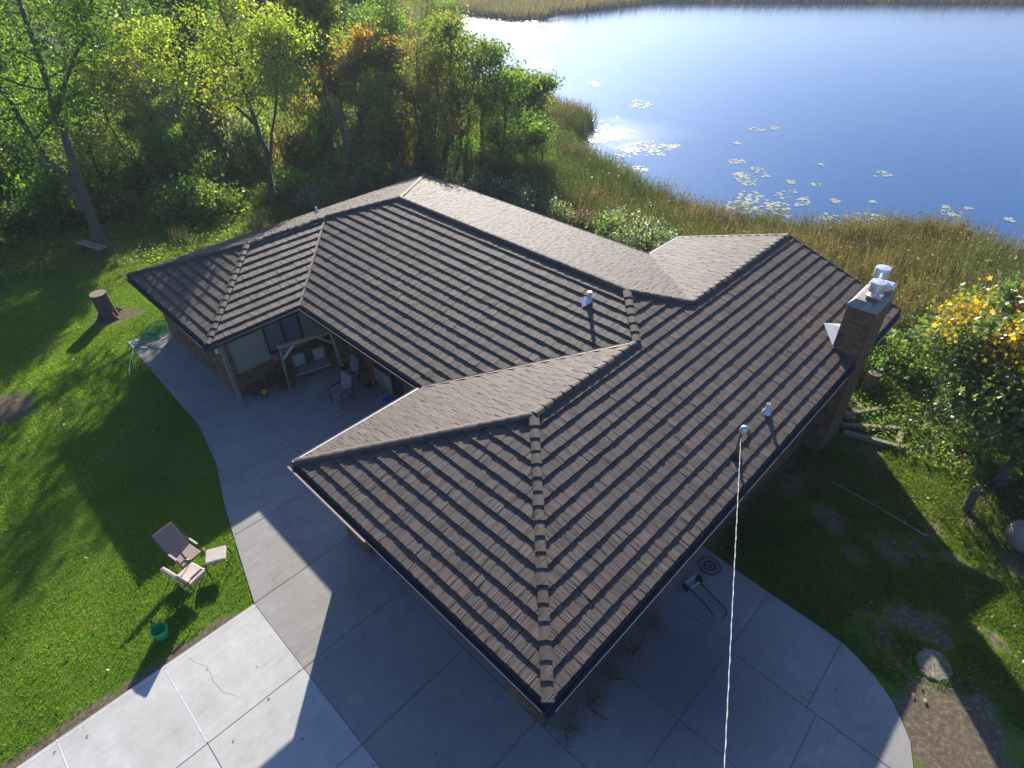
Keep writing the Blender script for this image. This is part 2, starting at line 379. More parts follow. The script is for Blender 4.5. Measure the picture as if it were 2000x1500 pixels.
# water
def water_mat():
    m, t, b = newmat('lake_water'); v = tc(t)
    a = noise(t, v, 1.1, 3, .6); f = noise(t, v, 5.5, 3, .6); big = noise(t, v, .03, 3, .5)
    b.inputs['Base Color'].default_value = (.035, .11, .26, 1); b.inputs['Roughness'].default_value = .06; b.inputs['IOR'].default_value = 1.5
    b.inputs['Specular IOR Level'].default_value = 1.0
    s = N(t, 'ShaderNodeMath', operation='ADD'); t.links.new(a, s.inputs[0]); t.links.new(f, s.inputs[1])
    rough = None
    for (cx, cy, r_, pk) in ((42.5, 27.5, 8.0, .24), (76, 82, 20, .16)):     # wind ruffled patches in the inlet
        ds = N(t, 'ShaderNodeVectorMath', operation='DISTANCE'); ds.inputs[1].default_value = (cx, cy, -2); t.links.new(N(t, 'ShaderNodeTexCoord').outputs['Object'], ds.inputs[0])
        nn = noise(t, tc(t, (.35, .35, .35)), 1, 5, .65); ma = N(t, 'ShaderNodeMath', operation='MULTIPLY_ADD'); t.links.new(nn, ma.inputs[0]); ma.inputs[1].default_value = -r_*1.3; t.links.new(ds.outputs['Value'], ma.inputs[2])
        mr = N(t, 'ShaderNodeMapRange'); mr.interpolation_type = 'SMOOTHSTEP'; mr.inputs[1].default_value = -r_*.6; mr.inputs[2].default_value = r_*.45; mr.inputs[3].default_value = pk; mr.inputs[4].default_value = .06; t.links.new(ma.outputs[0], mr.inputs[0])
        if rough is None: rough = mr.outputs[0]
        else:
            mx = N(t, 'ShaderNodeMath', operation='MAXIMUM'); t.links.new(rough, mx.inputs[0]); t.links.new(mr.outputs[0], mx.inputs[1]); rough = mx.outputs[0]
    t.links.new(rough, b.inputs['Roughness'])
    bump(t, s.outputs[0], .32, .030, b); return m
wb = MB(); wb.poly([(20, -300, -2), (500, -300, -2), (500, 300, -2), (20, 300, -2)])
tag(wb.build('water', water_mat()), kind='structure')
# lily pads; some far and near-shore patches stand in for sun glints
LIL = [(81.8,96.9,4.87,12),(74.6,86.0,5.28,9.13),(81.3,81.6,5.29,9),(72.6,67.6,2.32,2.76),(59.2,54.3,1.93,2.6),(51.1,33.2,1.25,1.62),(41.7,29.6,2.21,1.25),(41.1,31.0,1.79,3.6),(40.1,24.5,2.45,1.92),(38.6,25.2,1.63,1.60),(40.0,31.4,1.36,3.0),(41.7,23.6,0.82,0.83),(49.9,20.1,0.77,1.26),(51.7,19.6,0.52,0.81),(41.6,17.7,0.69,0.61),(40.9,15.6,0.44,0.81),(38.7,15.3,0.86,1.53),(39.1,16.1,0.36,0.44),(40.1,14.5,0.36,0.44),(40.2,12.8,0.35,0.42),(44.9,12.8,0.30,0.48),(40.9,11.3,0.42,0.53),(45.0,9.1,0.35,0.45),(46.0,8.5,0.43,0.81),(37.5,11.5,1.17,1.56),(35.7,11.6,0.82,1.10),(35.8,13.4,1.01,1.15),(34.0,12.8,1.63,1.26),(34.5,11.0,1.29,0.88),(37.2,6.2,1.07,1.20),(35.9,8.2,0.93,0.68),(38.7,9.1,0.29,0.38),(41.3,3.1,0.43,0.54),(40.1,7.2,0.26,0.28),(42.3,3.6,0.25,0.28),(42.9,2.5,0.25,0.19),(42.6,0.1,0.30,0.36),(41.3,0.4,0.30,0.26),(54.9,41.9,0.67,1.24),(45.5,32.1,0.47,0.70),(45.8,19.9,0.33,0.42),(35.5,22.3,0.57,0.69),(71.7,68.9,2.33,2.30),(74.8,81.1,2.57,4.47),(39.5,1.6,.5,.5),(40.5,-1.5,.5,.6),(34.6,23.6,.6,1.2)]
V = []; F = []; C = []
for (cx, cy, rx, ry) in LIL:
    area = rx*ry; nn = int(min(260, 14+area*34)); far = math.hypot(cx, cy) > 70
    for k in range(nn):
        a = random.random()*2*math.pi; q = random.random()**.6
        ex, ey = q*rx*math.cos(a), q*ry*math.sin(a)
        # lie along view-right and view-depth
        X = cx+ex*rt[0]+ey*fw[0]*1.26; Y = cy+ex*rt[1]+ey*fw[1]*1.26
        if fbm(np.array([X]), np.array([Y]), 1.1 if not far else .25, 5)[0] < .42: continue
        r = random.uniform(.07, .15)*(2.2 if far else 1); i = len(V); rz = random.random()*6
        zz = -1.985+random.random()*.006; tx, ty = random.uniform(-.05, .05), random.uniform(-.05, .05)
        for j in range(7):
            b = rz+j*5.8/6; V.append((X+r*math.cos(b), Y+r*math.sin(b), zz+r*(tx*math.cos(b)+ty*math.sin(b))))
        F.append([i+j for j in range(7)]); cc = random.choice([(.42, .46, .28), (.50, .50, .34), (.34, .42, .18), (.55, .52, .40)]); C += [cc]*7
def lily_glint_mat():
    m, t, b = newmat('lily_leaf_and_glint'); t.links.new(vcol(t), b.inputs['Base Color']); b.inputs['Roughness'].default_value = .33
    b.inputs['Specular IOR Level'].default_value = .8; return m
lo = raw_mesh('lily_pads_and_glints', V, F, lily_glint_mat(), np.array(C)); tag(lo, 'pale green lily pads in loose patches on the blue lake, some standing in for sun glints', 'lily pads', kind='stuff')
lo['kind'] = 'stuff'

# ---------------------------------------------------------------- concrete
inner = [(6.98, 8.6), (5.9, 8.6), (5.9, 15.9), (1.6, 15.9), (1.6, 22.4)]
def inset_ok(p): return p
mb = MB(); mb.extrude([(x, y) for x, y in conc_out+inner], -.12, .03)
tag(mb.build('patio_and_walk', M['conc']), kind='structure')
mb = MB(); mb.extrude([(-2.26, 7.79), (-15.99, 7.94), (-15.99, -19), (-2.26, -19)], .031, .034)
tag(mb.build('driveway', M['conc_new']), kind='structure')
def strips(name, segs, mat, z0=.034, wd=.013):
    m_ = MB()
    for (a, b) in segs:
        a = Vector((*a, 0)); b = Vector((*b, 0)); n_ = (b-a).normalized().cross(Vector((0, 0, 1)))*wd/2
        m_.poly([(a-n_)[:2]+(z0,), (b-n_)[:2]+(z0,), (b+n_)[:2]+(z0,), (a+n_)[:2]+(z0,)] if False else [((a-n_).x, (a-n_).y, z0), ((b-n_).x, (b-n_).y, z0), ((b+n_).x, (b+n_).y, z0), ((a+n_).x, (a+n_).y, z0)])
    return tag(m_.build(name, mat), kind='structure')
seg = [((.6, -19), (.6, 6.9)), ((-2.25, 7.8), (.55, 7.8)), ((-2.26, 5.42), (.6, 5.4)), ((-2.26, 3.1), (.6, 3.1)), ((-2.26, .8), (.6, .8)), ((-2.26, -1.4), (6.8, -1.35)), ((-2.26, 7.8), (-2.26, -19)), ((-2.26, -3.7), (2, -3.7)),
    ((1.35, 15.7), (1.32, 7.9)), ((1.35, 12.3), (5.2, 12.3)), ((1.35, 10.1), (5.2, 10.1)), ((-.95, 12.5), (1.33, 12.3)), ((-1.6, 10.2), (1.33, 10.1)), ((-.33, 15.75), (1.3, 15.7)), ((-.3, 17.4), (1.3, 17.4)), ((-.27, 19), (1.3, 18.95)), ((-.2, 20.5), (1.3, 20.45)),
    ((4.8, -1.38), (4.8, -5.4)), ((4.8, -3.2), (6.74, -3.15)), ((2.7, .3), (2.7, -6)), ((5.0, -1.35), (4.95, .3)), ((.6, -3.6), (4.8, -3.4))]
strips('slab_joints', seg, M['joint'], .0355)
strips('driveway_joints', [((-15, 5.6), (-2.26, 5.42)), ((-15, 3.2), (-2.26, 3.1)), ((-15, .9), (-2.26, .8)), ((-4.5, 5.5), (-4.5, -19)), ((-6.7, 5.5), (-6.7, -19)), ((-8.9, 7.9), (-8.9, -19))], M['joint'], .0375)
strips('driveway_seams', [((-4.5, 7.8), (-4.5, 5.5)), ((-6.7, 7.85), (-6.7, 5.5)), ((-2.26, 7.72), (-14, 7.85))], M['joint_pale'], .0375, .024)

rd_ = random.Random(12); ck_ = []
for (x, y, a, n) in [(-4.0, 7.6, -1.3, 9), (-7.6, 5.2, -1.0, 8), (-1.2, 4.9, .4, 8), (5.6, -2.0, -2.2, 9), (.2, 11.6, -.5, 6), (-3.2, 2.6, -2.4, 8)]:
    for k in range(n):
        b2 = a+rd_.uniform(-.5, .5); x2, y2 = x+.2*math.cos(b2), y+.2*math.sin(b2); ck_.append(((x, y), (x2, y2))); x, y = x2, y2
strips('slab_cracks', ck_, M['joint'], .0385, .004)
P_ = MB()
for k in range(240):
    x, y = rd_.uniform(-9, 6.6), rd_.uniform(-4.5, 13)
    if sdf(np.array([x]), np.array([y]), np.array([(.0, 0), (7, 0), (7, 8.5), (.0, 8.5)], float))[0] < 0 or sdf(np.array([x]), np.array([y]), concP)[0] > -.1: continue
    a = rd_.random()*6; r_ = rd_.uniform(.012, .035); P_.poly([(x+r_*math.cos(a+q), y+r_*.6*math.sin(a+q), .041+rd_.random()*.012) for q in (0, 1.4, 2.8, 4.4)])
M['litter'] = simple('dry_litter', (.16, .11, .06), .9, 0, .4, 3)
tag(P_.build('leaf_litter', M['litter']), 'specks of dry leaf litter on the concrete', 'litter', kind='stuff')

# ---------------------------------------------------------------- house
Wa, La, u1, u2, Vb, Wc, uc, S = 8.5, 17.559, 4.115, 15.453, 22.241, 7.041, .776, .3279
H = 2.85; Wb = u2-u1; um = (u1+u2)/2; hb = Wb/2; ha = Wa/2; hc = Wc/2; VC = Vb-Wc
house = thing('house', 'brown shake roofed brick house with hipped wings and a chimney', 'house', (0, 0, 0))
EX = .33
PAL = [(0.1452, 0.1117, 0.0915), (0.1396, 0.1078, 0.0884), (0.1426, 0.11, 0.0902), (0.1483, 0.1143, 0.0936), (0.1371, 0.1067, 0.0874), (0.1508, 0.1164, 0.0954), (0.1304, 0.1018, 0.0835), (0.1433, 0.1101, 0.0902), (0.1425, 0.1108, 0.0909)]
def clip(poly, pg):
    out = poly
    for i in range(len(pg)):
        ax, ay = pg[i]; bx, by = pg[(i+1) % len(pg)]; res = []
        if not out: return out
        f = lambda p: (bx-ax)*(p[1]-ay)-(by-ay)*(p[0]-ax)
        for j in range(len(out)):
            p, q = out[j], out[(j+1) % len(out)]; fp, fq = f(p), f(q)
            if fp >= 0: res.append(p)
            if (fp >= 0) != (fq >= 0):
                t_ = fp/(fp-fq); res.append((p[0]+(q[0]-p[0])*t_, p[1]+(q[1]-p[1])*t_))
        out = res
    return out
def ccw(p):
    a = sum(p[i][0]*p[(i+1) % len(p)][1]-p[(i+1) % len(p)][0]*p[i][1] for i in range(len(p)))
    return p if a > 0 else p[::-1]
def slope(pieces, axis, pos, sgn, name='roof_slope', lip=.050):
    """pieces: convex polygons in world (x,y). axis 0: eave runs along y at x=pos, inward = sgn*x ; axis 1: eave along x"""
    m_ = MB(); rnd = random.Random(hash((axis, round(pos*10), sgn)) & 0xffff)
    if axis == 0: w2 = lambda a, d: (pos+sgn*d, a); inv = lambda x, y: (y, (x-pos)*sgn)
    else: w2 = lambda a, d: (a, pos+sgn*d); inv = lambda x, y: (x, (y-pos)*sgn)
    L = [ccw([inv(*p) for p in pc]) for pc in pieces]
    a0 = min(p[0] for pc in L for p in pc); a1 = max(p[0] for pc in L for p in pc); dm = max(p[1] for pc in L for p in pc)
    def P(a, d, off): x, y = w2(a, d); return (x, y, H+S*d+off)
    def emit(pts, c):
        # orient upward
        e1 = Vector(pts[1])-Vector(pts[0]); e2 = Vector(pts[2])-Vector(pts[0])
        if e1.cross(e2).z < 0: pts = pts[::-1]
        m_.poly(pts, c)
    for pc in L:
        emit([P(a, d, -.012) for a, d in pc], (.04, .035, .03))
    r = 0
    while r*EX < dm:
        d0, d1 = r*EX+(.03 if r == 0 else 0), (r+1)*EX+.01
        a = a0-rnd.random()*.3
        while a < a1:
            wd = rnd.choice([.20, .24, .28, .30, .34, .26]); cb = rnd.choice(PAL); k_ = rnd.uniform(.90, 1.08)
            e = a+wd-.012; n_ = max(3, int(wd/.05)); th = rnd.uniform(-.004, .006)
            cut = sorted([rnd.random() for _ in range(n_-1)]); cut = [0]+cut+[1]
            for i in range(n_):
                b0, b1 = a+(e-a)*cut[i], a+(e-a)*cut[i+1]
                if b1-b0 < .004: continue
                jt = lip+th+rnd.uniform(-.007, .006); dj = d0+rnd.uniform(-.006, .009); kk = k_*rnd.uniform(.93, 1.07)
                c = tuple(x*kk for x in cb)
                q = [(b0, dj), (b1, dj), (b1, d1), (b0, d1)]
                for pc in L:
                    cp = clip(q, pc)
                    if len(cp) < 3: continue
                    emit([P(x, y, .006+(jt-.006)*max(0, 1-(y-dj)/(d1-dj))) for x, y in cp], c)
                    lo_ = [p for p in cp if abs(p[1]-dj) < 1e-6]
                    if len(lo_) == 2:
                        p, q2 = lo_; m_.poly([P(p[0], dj, -.01), P(q2[0], dj, -.01), P(q2[0], dj, jt), P(p[0], dj, jt)], tuple(x*.8 for x in c))
            a += wd
        r += 1
    return m_.build(name, M['tile_x' if axis == 0 else 'tile_y'], house, color=True)
AQx = um-(hb-ha); BQx = um+(hb-ha)
ridA = H+S*ha; ridB = H+S*hb; ridC = H+S*hc
slope([[(0, 0), (La, 0), (La, ha), (ha, ha)], [(AQx, ha), (BQx, ha), (um, hb)]], 1, 0, 1)
slope([[(0, 0), (0, Wa), (ha, ha)]], 0, 0, 1)
slope([[(0, Wa), (ha, ha), (AQx, ha), (u1, Wa)], [(BQx, ha), (La, ha), (La, Wa), (u2, Wa)]], 1, Wa, -1)
slope([[(u1, Wa), (u1, VC), (um-(hb-hc), Vb-hc), (um, Vb-hb), (um, hb), (AQx, ha)]], 0, u1, 1)
slope([[(u2, Wa), (u2, Vb), (um, Vb-hb), (um, hb), (BQx, ha)]], 0, u2, -1)
slope([[(uc, VC), (u1, VC), (um-(hb-hc), Vb-hc), (uc+hc, Vb-hc)]], 1, VC, 1)
slope([[(uc, VC), (uc, Vb), (uc+hc, Vb-hc)]], 0, uc, 1)
slope([[(uc, Vb), (u2, Vb), (u2-hc, Vb-hc), (uc+hc, Vb-hc)], [(um-(hb-hc), Vb-hc), (u2-hc, Vb-hc), (um, Vb-hb)]], 1, Vb, -1)
# ridge and hip caps: overlapping pieces
def caps(a, b, step=.335, wdt=.115, kind='hip'):
    a, b = Vector(a), Vector(b); d = b-a; n_ = max(1, int(round(d.length/step))); st = d/n_; t_ = d.normalized()
    side = t_.cross(Vector((0, 0, 1))).normalized(); nup = side.cross(t_).normalized(); m_ = MB()
    drop = (.055 if kind == 'ridge' else .04)
    for i in range(n_):
        p = a+st*i; q = a+st*(i+1.06); kq = random.uniform(.84, .98); c = tuple(x*kq for x in random.choice(PAL))
        h0, h1 = .112+random.uniform(-.003, .003), .088; w0 = wdt+random.uniform(-.008, .008); w1 = w0-.006
        def ring(o, h, w_): return [o+side*w_+nup*(h-drop-.06), o+side*w_+nup*(h-drop), o+side*w_*.45+nup*(h-.012), o+nup*h, o-side*w_*.45+nup*(h-.012), o-side*w_+nup*(h-drop), o-side*w_+nup*(h-drop-.07)]
        A, B = ring(p, h0, w0), ring(q, h1, w1)
        for k in range(6): m_.poly([A[k], A[k+1], B[k+1], B[k]], c)
        m_.poly(A[::-1], tuple(x*.8 for x in c)); m_.poly(B, c)
    return m_.build('ridge_cap' if kind == 'ridge' else 'hip_cap', M['cap'], house, color=True)
N0 = (0, 0, H); L0 = (0, Wa, H); P1 = (ha, ha, ridA); GP = (La, ha, ridA); AQ = (AQx, ha, ridA); BQ = (BQx, ha, ridA)
Q = (um, hb, ridB); S0 = (um, Vb-hb, ridB); F0 = (u2, Vb, H); VT = (um-(hb-hc), Vb-hc, ridC); CH = (uc+hc, Vb-hc, ridC)
caps((.05, .05, H+.01), P1); caps((.05, Wa-.05, H+.01), P1); caps(P1, AQ, kind='ridge'); caps(BQ, GP, kind='ridge')
caps(AQ, Q); caps(BQ, Q); caps(S0, Q, kind='ridge'); caps(VT, S0); caps((u2-.05, Vb-.05, H), S0)
caps((uc+.05, VC+.05, H), CH); caps((uc+.05, Vb-.05, H), CH); caps(CH, VT, kind='ridge')
# valleys: folded metal strips
def valley(a, b, mat=None):
    a, b = Vector(a), Vector(b); m_ = MB(); t_ = (b-a).normalized(); sd = t_.cross(Vector((0, 0, 1))).normalized(); upv = Vector((0, 0, 1))
    for s_ in (-1, 1):
        m_.poly([a+upv*.045, b+upv*.045, b+sd*s_*.05+upv*.06, a+sd*s_*.05+upv*.06][::s_])
    m_.build('valley', mat or M['valley'], house)
M['valley'] = simple('valley_metal', (.20, .16, .13), .6, .2)
valley((u1, Wa, H), AQ); valley((u1, VC, H), VT); valley((u2, Wa, H-.05), (BQx, ha, ridA-.05), M['door'])
# gutters / fascia / soffit
GP_ = [(0, -.015), (0, -.14), (.10, -.14), (.135, -.005), (.122, -.005), (.092, -.125), (.014, -.125), (.014, -.015)]
def gutter(a, b, out, name='gutter', mat='gutter'):
    m_ = MB(); m_.sweep(GP_, (a[0], a[1], H), (b[0], b[1], H), (out[0], out[1], 0)); return m_.build(name, M[mat], house)
g_ = .13
gutter((-g_, 0), (13.62, 0), (0, -1)); gutter((15.13, 0), (La, 0), (0, -1))
gutter((0, -g_+.13), (0, Wa+.02), (-1, 0))
gutter((u1, Wa), (u1, VC), (-1, 0)); gutter((uc, VC), (u1, VC), (0, -1)); gutter((uc, VC), (uc, Vb), (-1, 0))
gutter((uc, Vb), (u2, Vb), (0, 1)); gutter((u2, Vb), (u2, Wa), (1, 0)); gutter((0, Wa), (u1, Wa), (0, 1)); gutter((u2+.14, Wa), (La, Wa), (0, 1))
def drip(a, b, mat='white'):
    m_ = MB(); a = Vector(a); b = Vector(b); m_.bar(a, b, .045, .03); m_.build('drip_edge', M[mat], house)
drip((0, Wa+.03, H+.02), (u1-.1, Wa+.03, H+.02)); drip((u2+.1, Wa+.03, H+.02), (La, Wa+.03, H+.02))
drip((-.150, 5.2, H-.012), (-.150, Wa, H-.012), 'sling')
for (x0, y0, x1, y1) in ((La+.02, 0, La+.02, ha), (La+.02, Wa, La+.02, ha)):
    m_ = MB(); m_.bar((x0, y0, H-.03), (x1, y1, ridA-.03), .04, .16); m_.build('rake_board', M['fascia'], house)
foot = [(0, 0), (La, 0), (La, Wa), (u2, Wa), (u2, Vb), (uc, Vb), (uc, VC), (u1, VC), (u1, Wa), (0, Wa)]
m_ = MB(); m_.poly([(x, y, 2.69) for x, y in foot]); m_.build('soffit', M['soffit'], house)
m_ = MB()
for i in range(len(foot)):
    a, b = foot[i], foot[(i+1) % len(foot)]
    d_ = Vector((b[0]-a[0], b[1]-a[1], 0)).normalized(); o_ = Vector((d_.y, -d_.x, 0))
    ins = -.012; A = Vector((*a, 0))+o_*ins; B = Vector((*b, 0))+o_*ins
    m_.poly([(A.x, A.y, 2.695), (B.x, B.y, 2.695), (B.x, B.y, 2.835), (A.x, A.y, 2.835)])
m_.build('fascia', M['fascia'], house)
WT = 2.69
def wallbox(x0, y0, x1, y1, z0, z1, name='wall', mat='brick', par=None):
    b_ = MB(); b_.box(((x0+x1)/2, (y0+y1)/2, (z0+z1)/2), (abs(x1-x0), abs(y1-y0), z1-z0)); return b_.build(name, M[mat], par or house)
# wing A
wallbox(.60, 6.85, .85, 7.93, 0, WT); wallbox(.60, .60, .85, 1.75, 0, WT)
wallbox(.602, 1.75, .85, 6.85, 2.32, WT, 'wall', 'siding')
gd = wallbox(.80, 1.76, .86, 6.84, .035, 2.31, 'garage_door', 'door')
for i in range(1, 4):
    b_ = MB(); b_.box((.795, 4.3, .035+i*.57), (.01, 5.0, .02)); b_.build('panel_groove', M['frame_dark'], gd)
wallbox(.85, .60, 13.2, .85, -1.3, WT); wallbox(13.2, .60, 17.2, .85, -1.4, WT)
wallbox(16.95, .85, 17.2, 7.93, -1.4, WT)
b_ = MB()
for x_ in (17.0, 17.18): b_.poly([(x_, .4, 2.70), (x_, 8.1, 2.70), (x_, ha, ridA-.08)])
b_.build('gable', M['siding'], house); wallbox(.85, 7.68, 5.2, 7.93, -.1, WT); wallbox(14.9, 7.68, 16.95, 7.93, -1.5, WT)
# garage inside wall (closes the view) and wing B / C walls
wallbox(5.2, 7.93, 5.45, 11.2, 0, WT, 'wall', 'brick'); wallbox(5.2, 12.95, 5.45, 15.76, 0, WT, 'wall', 'brick')
wallbox(14.75, 7.93, 15.0, 21.8, -1.5, WT, 'wall', 'brick')
wallbox(1.31, 21.6, 14.75, 21.8, -1.0, WT); wallbox(1.31, 15.76, 1.53, 21.6, 0, WT)
wallbox(1.53, 15.76, 5.45, 15.98, 0, .93)
wallbox(1.53, 15.82, 2.80, 15.98, .93, WT, 'siding_panel', 'siding'); wallbox(4.20, 15.82, 5.45, 15.98, .93, WT, 'siding_panel', 'siding')
wallbox(2.80, 15.84, 4.20, 15.98, .93, 1.20, 'siding_panel', 'siding'); wallbox(2.80, 15.84, 4.20, 15.98, 2.45, WT, 'siding_panel', 'siding')
b_ = MB(); b_.box((2.18, 15.76, .95), (1.3, .14, .05)); b_.box((3.5, 15.765, .955), (1.3, .15, .05)); b_.box((4.8, 15.76, .95), (1.28, .14, .05)); b_.build('wall_ledge', M['brick'], house)
wallbox(1.27, 15.70, 1.37, 15.80, .02, WT, 'corner_board', 'siding')
def window(x0, x1, z0, z1, y):
    f_ = MB(); t_ = .06; yc = y-.02
    for c, d in (((x0+t_/2, yc, (z0+z1)/2), (t_, .1, z1-z0)), ((x1-t_/2, yc, (z0+z1)/2), (t_, .1, z1-z0)), (((x0+x1)/2, yc, z1-t_/2), (x1-x0-2*t_, .1, t_)), (((x0+x1)/2, yc, z0+t_/2), (x1-x0-2*t_, .1, t_)), (((x0+x1)/2, yc-.002, (z0+z1)/2), (.07, .1, z1-z0-2*t_))): f_.box(c, d)
    f = f_.build('window', M['frame_dark'], house)
    p_ = MB(); p_.box(((x0+x1)/2, y+.01, (z0+z1)/2), (x1-x0-2*t_, .02, z1-z0-2*t_)); p_.build('pane', M['curtain'], f)
window(2.81, 4.19, 1.21, 2.44, 15.84)
# patio side of wing B: low siding panel below a window, and a dark glazed door
wallbox(5.22, 11.95, 5.4, 12.93, .0, .10, 'wall', 'brick'); wallbox(5.18, 11.95, 5.4, 12.93, .10, .82, 'siding_panel', 'siding')
f_ = MB(); f_.box((5.22, 12.44, .86), (.1, .98, .06)); f_.box((5.22, 12.44, 2.5), (.1, .98, .37)); f_.box((5.22, 12.9, 1.6), (.1, .06, 1.42)); f_.box((5.22, 11.98, 1.6), (.1, .06, 1.42)); f = f_.build('window', M['frame_dark'], house)
p_ = MB(); p_.box((5.26, 12.44, 1.6), (.03, .86, 1.42)); p_.build('pane', M['glass'], f)
dr = MB(); dr.box((5.25, 11.25, 1.08), (.05, .08, 2.1)); dr.box((5.25, 11.91, 1.08), (.05, .07, 2.1)); dr.box((5.25, 11.58, 2.1), (.05, .58, .1)); dr.box((5.25, 11.58, .12), (.05, .58, .18)); f = dr.build('patio_door', M['frame_dark'], house)
p_ = MB(); p_.box((5.27, 11.58, 1.13), (.02, .58, 1.84)); p_.build('pane', M['glass'], f)
wallbox(5.22, 11.2, 5.45, 11.95, 2.18, WT, 'wall', 'siding')
# downspout and wall lamp at the corner
m_ = MB(); m_.tube([(.9, 15.25, 2.72), (1.0, 15.5, 2.6), (1.24, 15.66, 2.45), (1.24, 15.66, .2), (1.12, 15.6, .08)], .035, 8); m_.build('downspout', M['siding'], house, True)
m_ = MB(); m_.lathe([(.0, .13), (.05, .12), (.075, .04), (.07, -.04), (.03, -.08), (0, -.09)], (1.22, 16.0, 2.05), 12); m_.box((1.28, 16.0, 2.05), (.06, .06, .12)); m_.build('wall_lamp', M['white'], house, True)
# chimney
CX0, CX1, CY0, CY1, CZ = 13.66, 15.10, -.03, .74, 4.50
b_ = MB(); b_.box(((CX0+CX1)/2, (CY0+CY1)/2, (CZ-1.6)/2), (CX1-CX0, CY1-CY0, CZ+1.6)); chim = b_.build('chimney', M['brick'], house)
b_ = MB(); z = CZ
def frus(b_, x0, x1, y0, y1, za, zb, ins):
    i = len(b_.v); b_.v += [(x0, y0, za), (x1, y0, za), (x1, y1, za), (x0, y1, za), (x0+ins, y0+ins, zb), (x1-ins, y0+ins, zb), (x1-ins, y1-ins, zb), (x0+ins, y1-ins, zb)]
    for q in ((3, 2, 1, 0), (4, 5, 6, 7), (0, 1, 5, 4), (1, 2, 6, 5), (2, 3, 7, 6), (3, 0, 4, 7)): b_.f.append(tuple(i+k for k in q)); b_.c.append(b_.cc)
frus(b_, CX0-.03, CX1+.03, CY0-.03, CY1+.03, CZ, CZ+.05, 0); frus(b_, CX0-.03, CX1+.03, CY0-.03, CY1+.03, CZ+.05, CZ+.22, .15)
b_.build('chimney_crown', M['crown_c'], chim)
def flue(x, y, s_, h, z0=CZ+.2):
    b_ = MB(); b_.box((x, y, z0+h/2), (s_, s_, h)); b_.build('clay_flue', M['clay'], chim)
def capround(x, y, z0, ped=.14, h=.27, r=.205):
    b_ = MB(); b_.box((x, y, z0+.012), (.40, .40, .02)); b_.lathe([(.13, .02), (.12, ped), (r, ped+.001), (r, ped+h), (r-.01, ped+h+.015), (.0, ped+h+.03)], (x, y, z0), 24); b_.build('flue_cap', M['galv'], chim, True)
flue(14.02, .26, .30, .16); capround(14.02, .26, CZ+.36)
flue(14.72, .40, .30, .20); capround(14.72, .42, CZ+.40, .2, .28)
flue(14.70, .14, .26, .10)
b_ = MB(); frus(b_, 14.50, 14.92, -.04, .34, CZ+.42, CZ+.50, .07); b_.box((14.71, .15, CZ+.36), (.26, .26, .13)); b_.build('flue_cap', M['galv'], chim)
# cricket behind the chimney and step flashing
zr = lambda y: H+S*y
b_ = MB(); a_, b2, c_, d2 = (13.60, .74, zr(.74)+.05), (15.16, .74, zr(.74)+.05), (14.3, 1.35, zr(1.35)+.05), (14.38, .74, zr(.74)+.30)
b_.poly([a_, d2, c_]); b_.poly([b2, c_, d2]); b_.build('flashing', M['galv'], house)
# vent pipes
def vent(x, y, z, h, r=.05, mat='white', cone=.13):
    p_ = MB(); p_.lathe([(r, -.1), (r, h), (r*.8, h), (r*.8, h-.12), (0, h-.12)], (x, y, z), 14); p = p_.build('vent_pipe', M[mat], house, True)
    c_ = MB(); c_.lathe([(cone, .03), (cone*.8, .07), (r+.012, .16), (r, .17)], (x, y, z), 14)
    c_.build('pipe_boot', M['galv'], p, True); return p
vent(9.40, .76, zr(.76), .34)
vent(8.6, 21.3, H+S*(Vb-21.3), .30, .05)
p = vent(8.93, 6.36, H+S*(8.93-u1), .36, .06, 'galv', .12)
b_ = MB(); x0 = 8.93; z0 = H+S*(x0-u1)
b_.poly([(x0-.3, 6.36+.02, z0-.05), (x0-.05, 6.36-.14, z0+.06), (x0+.05, 6.55, z0+.12), (x0-.1, 6.62, z0+.06)]); b_.build('flashing', M['galv'], house)
# service mast
mx, my = 7.47, .59; mz = zr(my)
m_ = MB(); m_.tube([(mx, my, mz-.2), (mx, my, mz+.86)], .035, 10); mast = m_.build('service_mast', M['rust'], house, True)
m_ = MB(); m_.lathe([(.16, .03), (.1, .07), (.05, .14)], (mx, my, mz), 12); m_.build('mast_boot', M['black'], mast, True)
m_ = MB(); m_.lathe([(0, .13), (.05, .12), (.085, .08), (.10, .0), (.09, -.06), (.04, -.08)], (mx+.03, my-.02, mz+.86), 16); m_.build('weatherhead', M['galv'], mast, True)
for k in range(3):
    o_ = k*.035; m_ = MB(); m_.tube([(mx+.08, my-.05+o_, mz+.84), (mx+.24, my-.1+o_, mz+.72), (mx+.26, my-.16+o_, mz+.45), (mx+.12, my-.22+o_, mz+.33), (mx-.03, my-.12+o_*.3, mz+.48), (mx-.06, my-.02, mz+.62)], .011, 6); m_.build('drip_loop', M['black'], mast, True)
a = np.array([mx-.05, my-.03, mz+.68]); e_ = np.array([.72, -2.67, 4.0]); pts = []
for k in range(80):
    t_ = k/79*4.2; q_ = a+(e_-a)*t_; q_[2] += .09*t_*(t_-1) if t_ > 1 else 0; pts.append(q_)
m_ = MB(); m_.tube(pts, .0065, 6)
for s_ in (1, -1):   # twisted conductors round the bare messenger
    tw = []
    for k in range(1100):
        t_ = k/1099*1.35; q_ = a+(e_-a)*t_; q_[2] += .09*t_*(t_-1) if t_ > 1 else 0; an = k*.13+(0 if s_ > 0 else math.pi)
        tw.append((q_[0]+.4*.008*math.cos(an), q_[1]-.9*.008*math.cos(an), q_[2]+.008*math.sin(an)))
    if s_ > 0: m_.tube(tw[::2], .0048, 5)
cb = m_.build('power_cable', M['cable'], None, True); tag(cb, 'pale overhead service cable running from the roof mast towards the viewer', 'cable')

